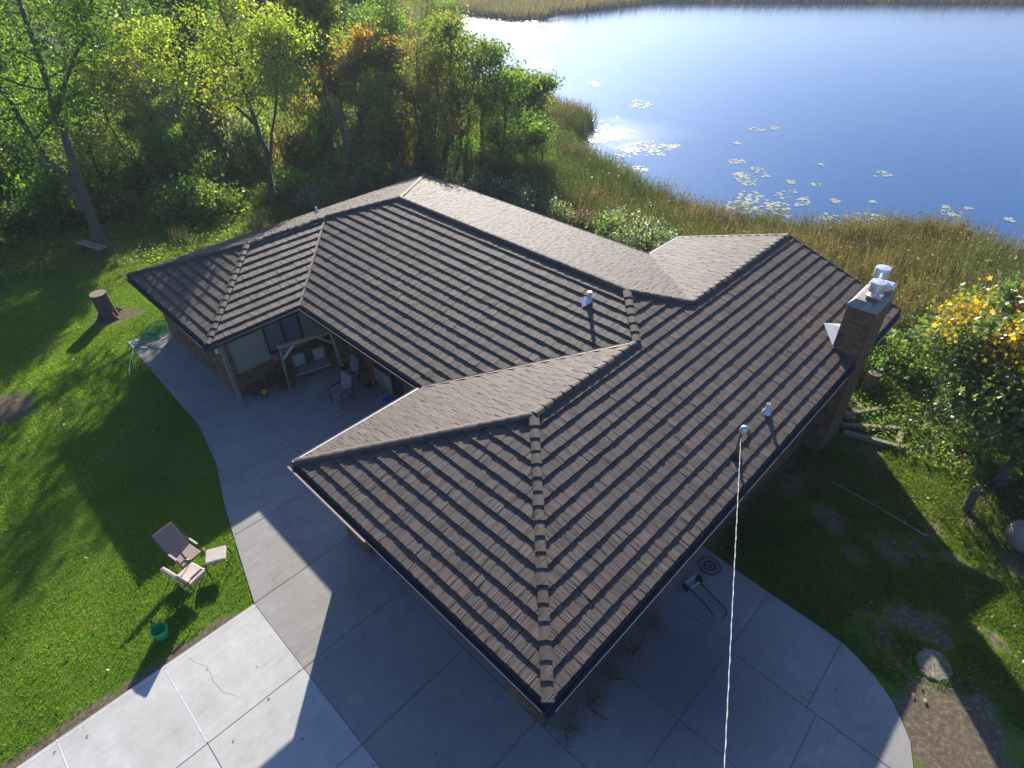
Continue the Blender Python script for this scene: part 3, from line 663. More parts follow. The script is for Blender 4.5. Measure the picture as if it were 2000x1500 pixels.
# ---------------------------------------------------------------- furniture
def sling_chair(name, label, x, y, ang, z=.0, high=False, cush='sling', thick=.03, group=None, recl=25, arms='chairframe', wdt=.58, pad=None):
    """ang: facing direction in the xy plane"""
    t = thing(name, label, 'chair', (x, y, z), ang, group)     # local +x is the front
    w2 = wdt/2; sz = .42; bk = .62 if not high else .74; rc = R_(recl); bx = -.26
    tx, tz = bx-bk*math.sin(rc), sz+bk*math.cos(rc)
    b_ = MB(); b_.box((0, 0, sz), (.52, wdt-.06, thick)); b_.build('seat', M[cush], t, bevel=min(thick*.4, .03))
    b_ = MB(); q = Matrix.Rotation(-rc, 3, 'Y'); b_.box(((bx+tx)/2+.01, 0, (sz+tz)/2+.02), (thick, wdt-.06, bk), M=q); b_.build('backrest', M[cush], t, bevel=min(thick*.4, .03))
    for s_ in (-1, 1):
        b_ = MB(); b_.tube([(.27, s_*w2, 0), (.26, s_*w2, .3), (.22, s_*w2, .60), (.16, s_*w2, .635), (-.22, s_*w2, .62), (bx-.12, s_*w2, .60)], .014, 8); b_.build('arm_frame', M[arms], t, True)
        b_ = MB(); b_.tube([(-.36, s_*w2, 0), (-.24, s_*w2, .22), (bx, s_*w2, sz), (tx, s_*w2, tz)], .014, 8); b_.build('back_frame', M[arms], t, True)
        b_ = MB(); b_.box((.0, s_*w2, .65), (.34, .055, .022)); b_.build('armrest', M[pad or arms], t, bevel=.008)
    for pp in ([(tx, -w2, tz), (tx-.01, 0, tz+.015), (tx, w2, tz)], [(.25, -w2, sz-.03), (.25, w2, sz-.03)], [(-.3, -w2, .12), (-.3, w2, .12)]):
        b_ = MB(); b_.tube(pp, .013, 8); b_.build('cross_bar', M[arms], t, True)
    return t
sling_chair('lawn_chair', 'reclining tan sling chair with pale armrests on the lawn', -2.86, 10.12, math.atan2(-1, .22), Tz(-2.86, 10.1)+.02, True, 'sling', .02, 'lawn chairs', 36, 'chairframe', .60, 'armpad')
sling_chair('lawn_chair', 'tan cushioned lawn chair seen from behind, nearest the green bucket', -3.02, 9.42, math.atan2(.28, 1), Tz(-3, 9.4)+.02, False, 'cushion', .12, 'lawn chairs', 16, 'chairframe', .60)
sling_chair('patio_chair', 'taupe cushioned patio chair standing farthest out on the shaded patio', 3.74, 12.92, math.pi+.1, .035, False, 'cushion_d', .09, 'patio chairs', 14, 'black', .60)
sling_chair('patio_chair', 'taupe cushioned patio chair beside the yellow flowers on the shaded patio', 4.52, 13.62, math.pi-.05, .035, False, 'cushion_d', .09, 'patio chairs', 14, 'black', .60)
t = thing('ottoman', 'square tan cushioned ottoman in front of the reclining lawn chair', 'ottoman', (-2.32, 9.56, Tz(-2.3, 9.5)+.02), R_(-27))
b_ = MB(); b_.box((0, 0, .40), (.50, .46, .08)); b_.build('cushion', M['cushion'], t, bevel=.03)
b_ = MB()
for s_ in (-1, 1): b_.tube([(-.30, s_*.22, 0), (-.26, s_*.22, .32), (-.2, s_*.22, .355), (.2, s_*.22, .355), (.26, s_*.22, .32), (.30, s_*.22, 0)], .014, 8)
b_.tube([(-.24, -.22, .345), (-.24, .22, .345)], .012, 8); b_.tube([(.24, -.22, .345), (.24, .22, .345)], .012, 8); b_.build('frame', M['chairframe'], t, True)
t = thing('bucket', 'green plastic bucket standing on the lawn near the driveway edge', 'bucket', (-4.20, 8.60, Tz(-4.2, 8.6)+.02), .4)
b_ = MB(); b_.lathe([(0, 0), (.135, 0), (.175, .28), (.19, .28), (.19, .305), (.172, .305), (.165, .27), (.125, .02), (0, .02)], (0, 0, 0), 28); b_.build('bucket_body', M['green_pl'], t, True)
b_ = MB(); b_.tube([(.19*math.cos(a), .19*math.sin(a)-.0, .28-.10*math.sin(a)) for a in np.linspace(0, math.pi, 14)], .006, 6); b_.build('bucket_handle', M['white'], t, True)
# porch swing in its timber frame
t = thing('porch_swing', 'wooden porch swing with striped cushions hung in a timber frame on the patio', 'porch swing', (0, 0, .035))
fa, fb = Vector((2.80, 14.92, 0)), Vector((4.78, 14.40, 0)); ta, tb = Vector((2.92, 14.98, 1.82)), Vector((4.62, 14.50, 1.82)); nrm = Vector((.26, .96, 0))
for p, q in ((fa, ta), (fb, tb)):
    b_ = MB(); b_.bar(p, q, .07, .07); b_.build('post', M['wood_frame'], t)
    b_ = MB(); b_.bar(p+nrm*.72, q+Vector((0, 0, -.02)), .06, .06); b_.build('rear_post', M['wood_frame'], t)
b_ = MB(); b_.bar(ta-(tb-ta)*.05, tb+(tb-ta)*.05, .09, .12); b_.build('top_beam', M['wood_frame'], t)
dv = (tb-ta).normalized()
b_ = MB(); b_.bar(fa.lerp(ta, .72), ta+dv*.5+Vector((0, 0, -.03)), .05, .09); b_.build('brace', M['white_wood'], t)
b_ = MB(); b_.bar(fb.lerp(tb, .72), tb-dv*.5+Vector((0, 0, -.03)), .05, .09); b_.build('brace', M['wood_frame'], t)
cs = (fa+fb)/2+nrm*.42; an = math.atan2(dv.y, dv.x); q = Matrix.Rotation(an, 3, 'Z')
b_ = MB(); b_.box(cs+Vector((0, 0, .42)), (1.25, .50, .05), rz=an); b_.build('seat', M['blue_grey'] if 'blue_grey' in M else M['cushion_d'], t, bevel=.01)
b_ = MB(); b_.box(cs+nrm*.27+Vector((0, 0, .72)), (1.25, .05, .55), rz=an); b_.build('backrest', M['rust'], t, bevel=.01)
for s_ in (-.36, .36):
    b_ = MB(); b_.box(cs+dv*s_+nrm*.21+Vector((0, 0, .72)), (.42, .07, .46), rz=an); b_.build('cushion', M['stripe'], t, bevel=.025)
b_ = MB()
for k in range(5): b_.box(cs+dv*(-.14+k*.07)+nrm*.19+Vector((0, 0, .73)), (.022, .07, .48), rz=an)
b_.build('slat', M['frame_dark'], t)
b_ = MB(); b_.bar(cs-dv*.64+nrm*-.25+Vector((0, 0, .40)), cs+dv*.64+nrm*-.25+Vector((0, 0, .40)), .03, .05); b_.build('seat_rail', M['wood_frame'], t)
for s_ in (-.6, .6):
    b_ = MB(); b_.tube([cs+dv*s_+Vector((0, 0, .43)), ta.lerp(tb, .5+s_/1.76)], .007, 5); b_.build('chain', M['black'], t)
# low dark pieces by the brick wall
t = thing('firewood_rack', 'black wire rack of split wood against the low brick wall', 'rack', (2.02, 15.52, .035))
b_ = MB()
for x_ in (-.36, .36):
    b_.tube([(x_, -.12, 0), (x_, -.12, .62), (x_, .12, .62), (x_, .12, 0)], .012, 6)
b_.tube([(-.36, -.12, .1), (.36, -.12, .1)], .012, 6); b_.tube([(-.36, .12, .1), (.36, .12, .1)], .012, 6); b_.tube([(-.36, -.12, .62), (.36, -.12, .62)], .010, 6); b_.build('frame', M['black'], t, True)
b_ = MB()
for k in range(14):
    zz = .15+.085*(k//4); xx = -.26+.17*(k % 4)+(.06 if (k//4) % 2 else 0); b_.tube([(xx, -.13, zz), (xx+random.uniform(-.02, .02), .13, zz)], random.uniform(.035, .05), 7)
b_.build('split_logs', M['bark'], t)
t = thing('plant_stand', 'little black plant stand with a yellow pot at the brick corner', 'plant stand', (1.93, 15.02, .035))
b_ = MB()
for k in range(3):
    a = k*2.1+.4; b_.tube([(.17*math.cos(a), .17*math.sin(a), 0), (.09*math.cos(a), .09*math.sin(a), .22), (.11*math.cos(a), .11*math.sin(a), .30)], .009, 6)
b_.lathe([(.12, .28), (.12, .30), (.09, .30)], (0, 0, 0), 14); b_.build('stand', M['black'], t, True)
b_ = MB(); b_.lathe([(0, .28), (.07, .28), (.11, .40), (.10, .40), (.06, .32), (0, .32)], (0, 0, 0), 16); b_.build('pot', M['yellow'], t, True)
t = thing('side_table', 'small round black side table set with a glass beside the patio chairs', 'side table', (4.72, 12.55, .035))
b_ = MB(); b_.lathe([(0, .44), (.24, .44), (.25, .455), (.24, .47), (0, .47)], (0, 0, 0), 24); b_.build('table_top', M['black'], t, True)
for k in range(3):
    a = k*2.094+.5; b_ = MB(); b_.tube([(.26*math.cos(a), .26*math.sin(a), 0), (.08*math.cos(a), .08*math.sin(a), .25), (.2*math.cos(a), .2*math.sin(a), .44)], .011, 6); b_.build('leg', M['black'], t, True)
b_ = MB(); b_.lathe([(0, 0), (.035, 0), (.045, .12), (.04, .12), (.03, .01), (0, .01)], (4.80, 12.49, .505), 14); tag(b_.build('drinking_glass', M['galv'], None, True), 'clear glass standing on the small black side table', 'glass')
b_ = MB(); b_.lathe([(0, 0), (.06, 0), (.09, .10), (.08, .10), (0, .08)], (4.63, 12.62, .505), 14)
tp = thing('potted_plant', 'tiny potted plant with yellow green leaves on the side table', 'potted plant', (4.63, 12.62, .505)); b_ = MB(); b_.lathe([(0, 0), (.05, 0), (.075, .09), (.065, .09), (0, .07)], (0, 0, 0), 14); b_.build('pot', M['terracotta'], tp, True)
# pink pot on the ledge
b_ = MB(); b_.lathe([(0, 0), (.07, 0), (.13, .13), (.14, .20), (.11, .235), (0, .25)], (2.92, 15.66, .98), 16); tag(b_.build('pink_pot', M['pink'], None, True), 'pink pot standing on the brick ledge below the window', 'pot')
b_ = MB(); b_.box((4.75, 11.45, .18), (.34, .5, .30), rz=.2); b_.box((4.75, 11.45, .35), (.38, .54, .04), rz=.2)
tag(b_.build('storage_tub', M['blue'], None, bevel=.02), 'blue plastic tub near the patio door', 'tub')
# hose on the far end of the walk
def tangle(cx, cy, rx, ry, rot, n, z0, seed, top=.12):
    rd = random.Random(seed); pts = []; a = 0; ph = rd.random()*6
    for k in range(n):
        a += .33; q = .55+.45*math.sin(a*.173+ph)+rd.uniform(-.04, .04); ex = rx*q*math.cos(a)+rx*.25*math.sin(a*.07); ey = ry*q*math.sin(a)+ry*.25*math.cos(a*.11)
        pts.append((cx+ex*math.cos(rot)-ey*math.sin(rot), cy+ex*math.sin(rot)+ey*math.cos(rot), z0+.02+top*(.5+.5*math.sin(a*.37+ph))*abs(math.sin(a*.05))))
    return pts
b_ = MB(); b_.tube(tangle(1.05, 22.5, .62, .50, .2, 170, .04, 3, .28), .016, 6); b_.tube(tangle(.45, 22.35, .50, .40, -.3, 120, .04, 8, .12), .016, 6)
b_.tube([(.1, 22.2, .05), (-.15, 21.7, .05), (-.45, 21.3, .06), (-.6, 20.7, .06), (-.62, 20.3, .05)], .016, 6)
tag(b_.build('garden_hose', M['hose'], None, True), 'tangled bright green garden hose heaped at the far end of the walk', 'garden hose')
b_ = MB(); b_.tube([(1.25, 22.0, .06), (1.0, 21.35, .05), (.7, 21.1, .05), (.45, 21.4, .06), (.38, 22.0, .08), (.1, 22.3, .12), (-.2, 21.9, .06), (-.55, 21.2, .06), (-.85, 20.5, .06), (-.95, 20.1, .05)], .018, 6)
tag(b_.build('garden_hose', M['hose2'], None, True), 'pale green hose looping loose across the sunlit slab', 'garden hose')
b_ = MB(); b_.tube([(x, y, Tz(x, y)+.05) for x, y in [(12.5, -.9), (12.45, -1.5), (12.4, -2.2), (12.3, -2.9), (12.2, -3.5), (12.25, -3.65)]], .02, 6)
tag(b_.build('garden_hose', M['hose2'], None, True), 'straight length of hose lying in the shaded grass right of the house', 'garden hose')
# ---- stump, tree bench, ring of roots
def log(p, q, r, n=14, mat='bark', jit=.08, end='cutwood', name='log', parent=None, seg=6):
    """bark covered log with a paler sawn face at q"""
    p, q = Vector(p), Vector(q); b_ = MB(); rd = random.Random(int(p.x*100)); t_ = (q-p).normalized()
    x = t_.cross(Vector((.3, .9, .1))).normalized(); y = t_.cross(x); ph = [rd.uniform(-jit, jit) for _ in range(n)]
    rg = []
    for i in range(seg+1):
        f_ = i/seg; c = p.lerp(q, f_); fl = 1+.15*(1-f_)**4 if parent is not None and name == 'stump_bark' else 1
        rg.append([c+(x*math.cos(2*math.pi*k/n)+y*math.sin(2*math.pi*k/n))*r*fl*(1+ph[k]+rd.uniform(-.015, .015)) for k in range(n)])
    for i in range(seg):
        for k in range(n): b_.poly([rg[i][k], rg[i][(k+1) % n], rg[i+1][(k+1) % n], rg[i+1][k]])
    o = b_.build(name, M[mat], parent)
    c_ = MB(); c_.poly(rg[-1]); c_.poly([v+(q-v)*.0+t_*.004 if False else v-t_*.0 for v in rg[-1]][::-1] if False else [q+(v-q)*.86+t_*.003 for v in rg[-1]]); 
    return o, rg
sx_, sy_ = .08, 25.55; sz_ = Tz(sx_, sy_)
t = thing('tree_stump', 'thick sawn off tree stump standing in the shady lawn', 'tree stump', (0, 0, 0))
o, rg = log((sx_, sy_, sz_-.1), (sx_-.03, sy_, sz_+1.12), .34, 20, 'bark', .07, name='stump_bark', parent=t, seg=8)
c_ = MB(); c_.poly([(v.x, v.y, v.z) for v in rg[-1]][::-1]); c_.build('sawn_top', M['cutwood'], t)
for a in (.3, 1.9, 3.4, 4.9):
    b_ = MB(); b_.tube([(sx_+.3*math.cos(a), sy_+.3*math.sin(a), sz_+.25), (sx_+.5*math.cos(a), sy_+.5*math.sin(a), sz_+.06), (sx_+.7*math.cos(a+.1), sy_+.7*math.sin(a+.1), sz_-.05)], [.09, .06, .03], 8); b_.build('root', M['bark'], t, True)
# low plank bench at the foot of the two-stemmed tree
bx_, by_ = 1.75, 33.0; bz_ = Tz(bx_, by_)
t = thing('bench', 'low weathered plank bench at the foot of the two stemmed tree', 'bench', (bx_, by_, bz_), R_(-72))
for s_, zz in ((-.13, .42), (.13, .42)):
    b_ = MB(); b_.box((0, s_, zz), (2.0, .2, .06)); b_.build('plank', M['timber'], t, bevel=.02)
for s_ in (-.7, .7):
    b_ = MB(); b_.box((s_, 0, .2), (.24, .44, .38)); b_.build('leg', M['bark'], t, bevel=.02)
# ---- right yard
def timber(a, b, w_=.16, h_=.16, label='', z=.09):
    b_ = MB(); A = Vector((a[0], a[1], Tz(*a)+z)); B = Vector((b[0], b[1], Tz(*b)+z)); b_.bar(A, B, w_, h_)
    o = b_.build('landscape_timber', M['timber'], None, bevel=.012); tag(o, label, 'timber', 'old landscape timbers behind the chimney')
timber((15.55, .0), (16.78, -1.60), label='old landscape timber lying just above the lowest one behind the chimney')
timber((15.25, -.20), (15.80, -1.95), label='lowest old landscape timber, with a short piece butted against its outer end')
timber((15.95, -1.75), (16.55, -1.65), .18, label='short paler block of timber closing the outer corner of the timber edging')
timber((16.0, .25), (17.45, -.72), label='landscape timber angled upwards beside the heap of loose bricks')
timber((17.4, .40), (16.95, -.20), .12, .12, label='thin landscape timber nearest the house wall behind the bricks')
bm_ = MB()
t = thing('brick_pile', 'heap of loose red bricks between the timbers behind the chimney', 'bricks', (16.45, .05, Tz(16.4, .0)))
for k in range(16):
    b_ = MB(); b_.box((random.uniform(-.4, .35), random.uniform(-.22, .28), .05+.04*(k % 3)), (.2, .095, .06), M=Matrix.Rotation(random.uniform(0, 3), 3, 'Z') @ Matrix.Rotation(random.uniform(-.25, .25), 3, 'X')); b_.build('brick', M['redbrick'], t)
o, rg = log((18.5, .15, Tz(18.5, .1)-.1), (18.62, .12, Tz(18.5, .1)+.62), .24, 12, 'bark_pale', .06, name='sawn_stump')
c_ = MB(); c_.poly([tuple(v) for v in rg[-1]][::-1]); c_.build('sawn_top', M['cutwood'], o); tag(o, 'short leaning stump behind the chimney among the weeds', 'stump')
# stepping stone
def disc(x, y, rx, ry, h, n=22, rot=0):
    m_ = MB(); z = Tz(x, y); pr = []
    rd = random.Random(int(x*10)); jit = [rd.uniform(.93, 1.07) for _ in range(n)]
    for (f_, zz) in ((1.03, -.03), (1.0, h*.6), (.93, h), (0.5, h*1.05), (0.01, h*1.06)):
        pr.append([(x+rx*f_*jit[k]*math.cos(2*math.pi*k/n+rot), y+ry*f_*jit[k]*math.sin(2*math.pi*k/n+rot), Tz(x+rx*f_*math.cos(2*math.pi*k/n), y+ry*f_*math.sin(2*math.pi*k/n))+zz+.02) for k in range(n)])
    for i in range(len(pr)-1):
        for k in range(n): m_.poly([pr[i][k], pr[i][(k+1) % n], pr[i+1][(k+1) % n], pr[i+1][k]])
    return m_
tag(disc(7.72, -4.86, .42, .36, .03).build('stepping_stone', M['stone']), 'round tan stone lying in the shaded grass beside the driveway curve', 'stone')
# tank
tx_, ty_ = 14.15, -6.15; tz_ = Tz(tx_, ty_)
t = thing('propane_tank', 'tan rounded tank half hidden under the maple at the right edge', 'tank', (tx_, ty_, tz_), R_(-48))
b_ = MB(); pr = [(.001, -1.15), (.2, -1.13), (.36, -1.03), (.44, -.88), (.46, -.7), (.46, .7), (.44, .88), (.36, 1.03), (.2, 1.13), (.001, 1.15)]
b_.lathe(pr, (0, 0, 0), 28); b_.v = [(z_, y_, -x_+.62) for x_, y_, z_ in b_.v]; b_.build('tank_body', M['tan_tank'], t, True)
b_ = MB(); b_.box((-.6, 0, .1), (.12, .6, .22)); b_.box((.6, 0, .1), (.12, .6, .22)); b_.build('cradle', M['stone'], t)
b_ = MB(); b_.lathe([(.14, 0), (.15, .14), (.12, .18), (0, .2)], (0, 0, 1.06), 16); b_.build('valve_dome', M['tan_tank'], t, True)
# round wire grate and hand truck beside the wall
t = thing('fire_grate', 'round black wire fire grate lying on the slab by the right wall', 'grate', (6.52, .12, .045))
b_ = MB(); b_.tube([(.27*math.cos(a), .27*math.sin(a), .02) for a in np.linspace(0, 2*math.pi, 33)], .014, 6, False); b_.build('rim', M['black'], t, True)
b_ = MB()
for k in range(-4, 5):
    h_ = math.sqrt(.27**2-(k*.055)**2); b_.tube([(k*.055, -h_, .02), (k*.055, h_, .02)], .004, 5)
for r_ in (.09, .17): b_.tube([(r_*math.cos(a), r_*math.sin(a), .026) for a in np.linspace(0, 2*math.pi, 25)], .004, 5, False)
b_.build('wire_mesh', M['galv'], t, True)
b_ = MB(); b_.lathe([(0, .0), (.15, 0), (.19, .015), (.17, .03), (0, .02)], (0, 0, -.005), 20); b_.build('ash_pan', M['black'], t, True)
t = thing('hand_truck', 'black tubular hand truck lying on the slab under the right eave', 'hand truck', (5.62, -.22, .05), R_(-104))
b_ = MB(); b_.tube([(-.45, .17, .10), (.55, .17, .06), (.66, .10, .06), (.68, 0, .06)], .017, 8); b_.build('rail', M['black'], t, True)
b_ = MB(); b_.tube([(-.45, -.17, .10), (.40, -.17, .06), (.50, -.2, .06)], .017, 8); b_.build('rail', M['black'], t, True)
b_ = MB(); b_.tube([(-.3, -.17, .10), (-.3, .17, .10)], .013, 8); b_.tube([(.05, -.17, .08), (.05, .17, .08)], .013, 8) if False else None; b_.box((-.47, 0, .10), (.03, .40, .2)); b_.build('toe_plate', M['galv'], t, bevel=.004)
for s_ in (-.24, .24):
    b_ = MB(); b_.lathe([(.03, -.02), (.10, -.02), (.11, 0), (.10, .02), (.03, .02)], (0, 0, 0), 16); b_.v = [(x_-.38, z_+s_, y_+.10) for x_, y_, z_ in b_.v]; b_.build('wheel', M['black'], t, True)

# ---------------------------------------------------------------- vegetation
def leaves(P, size, up_bias=.5, seed=0, asp=.62, jit=.35, lobed=False):
    """one small rhombus (or lobed leaf) per point -> V, F"""
    r = np.random.default_rng(seed); n = len(P)
    nrm = r.normal(size=(n, 3)); nrm[:, 2] = np.abs(nrm[:, 2])*.8+up_bias*.25; nrm[:, :2] += .25; nrm /= np.linalg.norm(nrm, axis=1)[:, None]
    a = r.normal(size=(n, 3)); a -= (a*nrm).sum(1)[:, None]*nrm; a /= np.linalg.norm(a, axis=1)[:, None]+1e-9
    b = np.cross(nrm, a); s = size*(1+jit*r.normal(size=n)).clip(.45, 1.9)
    a = a*s[:, None]; b = b*(s*asp)[:, None]
    if not lobed:
        V = np.stack([P-a*.5, P+b*.5+nrm*(s*.08)[:, None], P+a*.55, P-b*.5+nrm*(s*.08)[:, None]], 1).reshape(-1, 3)
        F = np.arange(n*4).reshape(n, 4); return V, F, 4
    ang = np.array([0, .5, 1.05, 1.6, 2.3, math.pi, 3.98, 4.68, 5.23, 5.78]); rad = np.array([.62, .26, .56, .25, .45, .22, .45, .25, .56, .26])
    V = (P[:, None, :]+a[:, None, :]*(np.cos(ang)*rad)[None, :, None]+b[:, None, :]*(np.sin(ang)*rad/.8)[None, :, None]).reshape(-1, 3)
    return V, np.arange(n*10).reshape(n, 10), 10
def tubes(lines, n=6):
    """lines: list of (pts array, radii array) -> V, F"""
    Vs = []; Fs = []; off = 0
    for P, Rr in lines:
        P = np.asarray(P, float); m = len(P); t = np.gradient(P, axis=0); t /= np.linalg.norm(t, axis=1)[:, None]+1e-9
        ref = np.array([.31, .17, .93]) if abs(t[0][2]) < .8 else np.array([.9, .3, .1])
        x = np.cross(t, ref); x /= np.linalg.norm(x, axis=1)[:, None]+1e-9; y = np.cross(t, x)
        an = np.arange(n)*2*math.pi/n
        V = P[:, None]+(x[:, None]*np.cos(an)[None, :, None]+y[:, None]*np.sin(an)[None, :, None])*np.asarray(Rr)[:, None, None]
        Vs.append(V.reshape(-1, 3)); i = np.arange(m-1)[:, None]*n+off; k = np.arange(n)[None]; k2 = (k+1) % n
        Fs.append(np.stack([i+k, i+k2, i+k2+n, i+k+n], -1).reshape(-1, 4)); off += m*n
    return np.concatenate(Vs), np.concatenate(Fs)
def interp(P, t):
    P = np.asarray(P, float); s = t*(len(P)-1); i = min(int(s), len(P)-2); return P[i]+(P[i+1]-P[i])*(s-i)
def gen_tree(seed, stems, Rad, base, nl=13, sub=5, nleaf=9000, lsize=.17, rise=.55, clump=.34, env='oval', twist=.12, skirt=0):
    """stems: list of (pts, r0, r1). Returns limb tubes and leaf points."""
    r = np.random.default_rng(seed); lines = []; tips = []
    for pts, ra, rb in stems:
        pts = np.array(pts, float); m = 12; P = np.array([interp(pts, k/(m-1)) for k in range(m)]); P[1:-1] += r.normal(size=(m-2, 3))*[.05, .05, 0]
        q = np.linspace(0, 1, m); rr = ra+(rb-ra)*q**.8; rr[0] *= 1.45; rr[1] *= 1.1; lines.append((P, rr)); Lz = np.linalg.norm(P[-1]-P[0])
        az = r.random()*6
        for k in range(nl):
            t = base+(1-base)*(k+.4)/nl; p0 = interp(P, min(t, .99)); az += 2.4+r.normal()*.3
            f = (t-base)/(1-base)
            e = {'oval': math.sin(math.pi*min(1, .18+.78*f))**.7, 'cone': 1-.75*f, 'vase': .55+.45*math.sin(math.pi*f*.9), 'top': .35+.65*math.sin(math.pi*(.15+.7*f))}[env]
            Ln = Rad*e*r.uniform(.75, 1.12); el = rise*r.uniform(.5, 1.3)+.25*f
            d = np.array([math.cos(az)*math.cos(el), math.sin(az)*math.cos(el), math.sin(el)]); pp = [p0]; dd = d.copy()
            for j in range(6):
                dd = dd+r.normal(size=3)*twist+np.array([0, 0, .05-skirt]); dd /= np.linalg.norm(dd); pp.append(pp[-1]+dd*Ln/6)
            pp = np.array(pp); rl = max(.012, (ra+(rb-ra)*t)*.42); lines.append((pp, np.linspace(rl, rl*.2, 7)))
            for j in range(sub):
                ts = .3+.7*(j+r.random())/sub; s0 = interp(pp, min(ts, .99)); d2 = dd*.5+r.normal(size=3)*.6; d2 /= np.linalg.norm(d2)
                L2 = Ln*r.uniform(.22, .42)*(1.15-ts*.4); q2 = [s0]
                for _ in range(3): d2 = d2+r.normal(size=3)*.18; d2 /= np.linalg.norm(d2); q2.append(q2[-1]+d2*L2/3)
                lines.append((np.array(q2), np.linspace(rl*.35, .006, 4)))
                for u_ in (.45, .75, 1): tips.append(interp(q2, min(u_, .999)))
            tips.append(pp[-1])
        tips.append(P[-1])
    tips = np.array(tips); wgt = r.gamma(1.6, 1, len(tips)); wgt /= wgt.sum(); ci = r.choice(len(tips), nleaf, p=wgt)
    L = tips[ci]+r.normal(size=(nleaf, 3))*clump*np.array([1, 1, .75])*r.uniform(.55, 1.2, len(tips))[ci][:, None]
    return lines, L, ci
def leafcol(n, ci, seed, pal, spread=.18, clump=.22):
    r = np.random.default_rng(seed+99); pal = np.array(pal, float); m = ci.max()+1
    kc = r.integers(0, len(pal), m); mixk = np.where(r.random(n) < .45, r.integers(0, len(pal), n), kc[ci])
    c = pal[mixk]*(1+clump*r.normal(size=m))[ci][:, None].clip(.5, 1.6)*(1+spread*r.normal(size=n))[:, None].clip(.5, 1.6)
    return c.clip(.003, .9)
GREEN = [(0.081, 0.1553, 0.0243), (0.1013, 0.1823, 0.027), (0.0648, 0.1283, 0.0243), (0.1283, 0.2025, 0.0297)]
YGREEN = [(0.156, 0.221, 0.026), (0.195, 0.247, 0.0286), (0.1235, 0.195, 0.0234), (0.26, 0.26, 0.0286)]
OLIVE = [(0.119, 0.14, 0.0308), (0.154, 0.161, 0.0392), (0.091, 0.119, 0.028), (0.182, 0.168, 0.049)]
DARK = [(0.0364, 0.0806, 0.026), (0.0468, 0.0975, 0.0312), (0.0585, 0.1105, 0.0364)]
ORANGE = [(.26, .16, .03), (.22, .16, .03), (.28, .20, .035), (.15, .15, .03), (.12, .15, .03)]
RUSSET = [(0.169, 0.1105, 0.0455), (0.208, 0.13, 0.052), (0.13, 0.117, 0.039)]
SILVER = [(.14, .18, .12), (.18, .22, .16), (.10, .14, .08)]
def tree(name, label, loc, rz, sc_, group, seed, stems, Rad, base, pal, bark='bark', lmat='leaf', lobed=False, kw={}, asp=.62, cat='tree', tinttop=None):
    lines, L, ci = gen_tree(seed, stems, Rad, base, **kw)
    t = thing(name, label, cat, loc, rz, group); t.scale = (sc_,)*3
    V, F = tubes(lines); raw_mesh('trunk', V, F, M[bark], None, True, t)
    V, F, k = leaves(L, kw.get('lsize', .17), .5, seed, asp, .35, lobed); C = leafcol(len(L), ci, seed, pal)
    if tinttop:
        z = L[:, 2]; q = (ss(tinttop[0], tinttop[1], z+rng.normal(size=len(z))*.35)*(vn(L[:, 0], L[:, 1], .9, seed) > tinttop[3]))[:, None]; C = C*(1-q)+np.array(tinttop[2])*q*rng.uniform(.6, 1.3, len(z))[:, None]
    raw_mesh('crown', V, F, M[lmat], np.repeat(C, k, 0), False, t)
    return t
def onp(px, py, base):
    """height/offset helper used when the stems were measured: point in the vertical plane facing the camera through base"""
    d = fw+rt*(px-1000)/1186.02-up*(py-750)/1186.02; n = np.array([fw[0], fw[1], 0]); n /= np.linalg.norm(n)
    t = ((np.array(base)-CAM)@n)/(d@n); return CAM+d*t-np.array(base)
def gl(x, y): return (x, y, Tz(x, y)-.05)
B = np.array(gl(2.25, 33.3))
stemA = [(0, 0, 0), onp(150, 345, B), onp(112, 215, B), onp(95, 175, B), onp(60, 60, B), onp(30, -40, B), onp(20, -160, B)]
stemB = [onp(167, 410, B), onp(120, 340, B), onp(60, 265, B), onp(0, 170, B), onp(-60, 60, B), onp(-110, -60, B)]
stemC = [onp(112, 215, B), onp(150, 95, B), onp(185, -20, B), onp(205, -120, B)]
stemD = [onp(110, 330, B), onp(60, 310, B), onp(0, 270, B), onp(-60, 230, B)]
tree('maple_tree', 'tall grey two stemmed tree leaning over the lawn behind the bench', tuple(B), 0, 1, None, 11, [(stemA, .23, .06), (stemB, .18, .05), (stemC, .11, .03), (stemD, .08, .03)], 3.9, .36, GREEN+[(.11, .17, .02)], 'bark_pale', kw=dict(nl=13, sub=6, nleaf=36000, lsize=.13, rise=.25, clump=.55, skirt=.06))
B = np.array(gl(11.0, 31.2))
s1 = [(0, 0, 0), onp(520, 300, B), onp(500, 245, B), onp(478, 170, B), onp(455, 90, B), onp(430, 10, B), onp(410, -80, B)]
s2 = [onp(525, 320, B), onp(540, 210, B), onp(545, 120, B), onp(548, 60, B)]
s3 = [onp(505, 250, B), onp(440, 190, B), onp(380, 150, B), onp(310, 110, B), onp(250, 85, B)]
tree('maple_tree', 'slim yellow green tree rising behind the left end of the roof', tuple(B), 0, 1, None, 21, [(s1, .17, .05), (s2, .09, .03), (s3, .09, .03)], 2.6, .34, YGREEN, 'bark', kw=dict(nl=12, sub=5, nleaf=15000, lsize=.14, rise=.3, clump=.5, skirt=.03))
B = np.array(gl(13.4, 45.0)); tree('old_tree', 'thick pale trunked tree standing back in the wood', tuple(B), 0, 1, None, 31, [([(0, 0, 0), onp(398, 225, B), onp(388, 160, B), onp(370, 60, B), onp(360, -40, B)], .34, .10)], 3.4, .5, GREEN, 'bark_pale', kw=dict(nl=14, sub=5, nleaf=14000, lsize=.22, rise=.4, clump=.5))
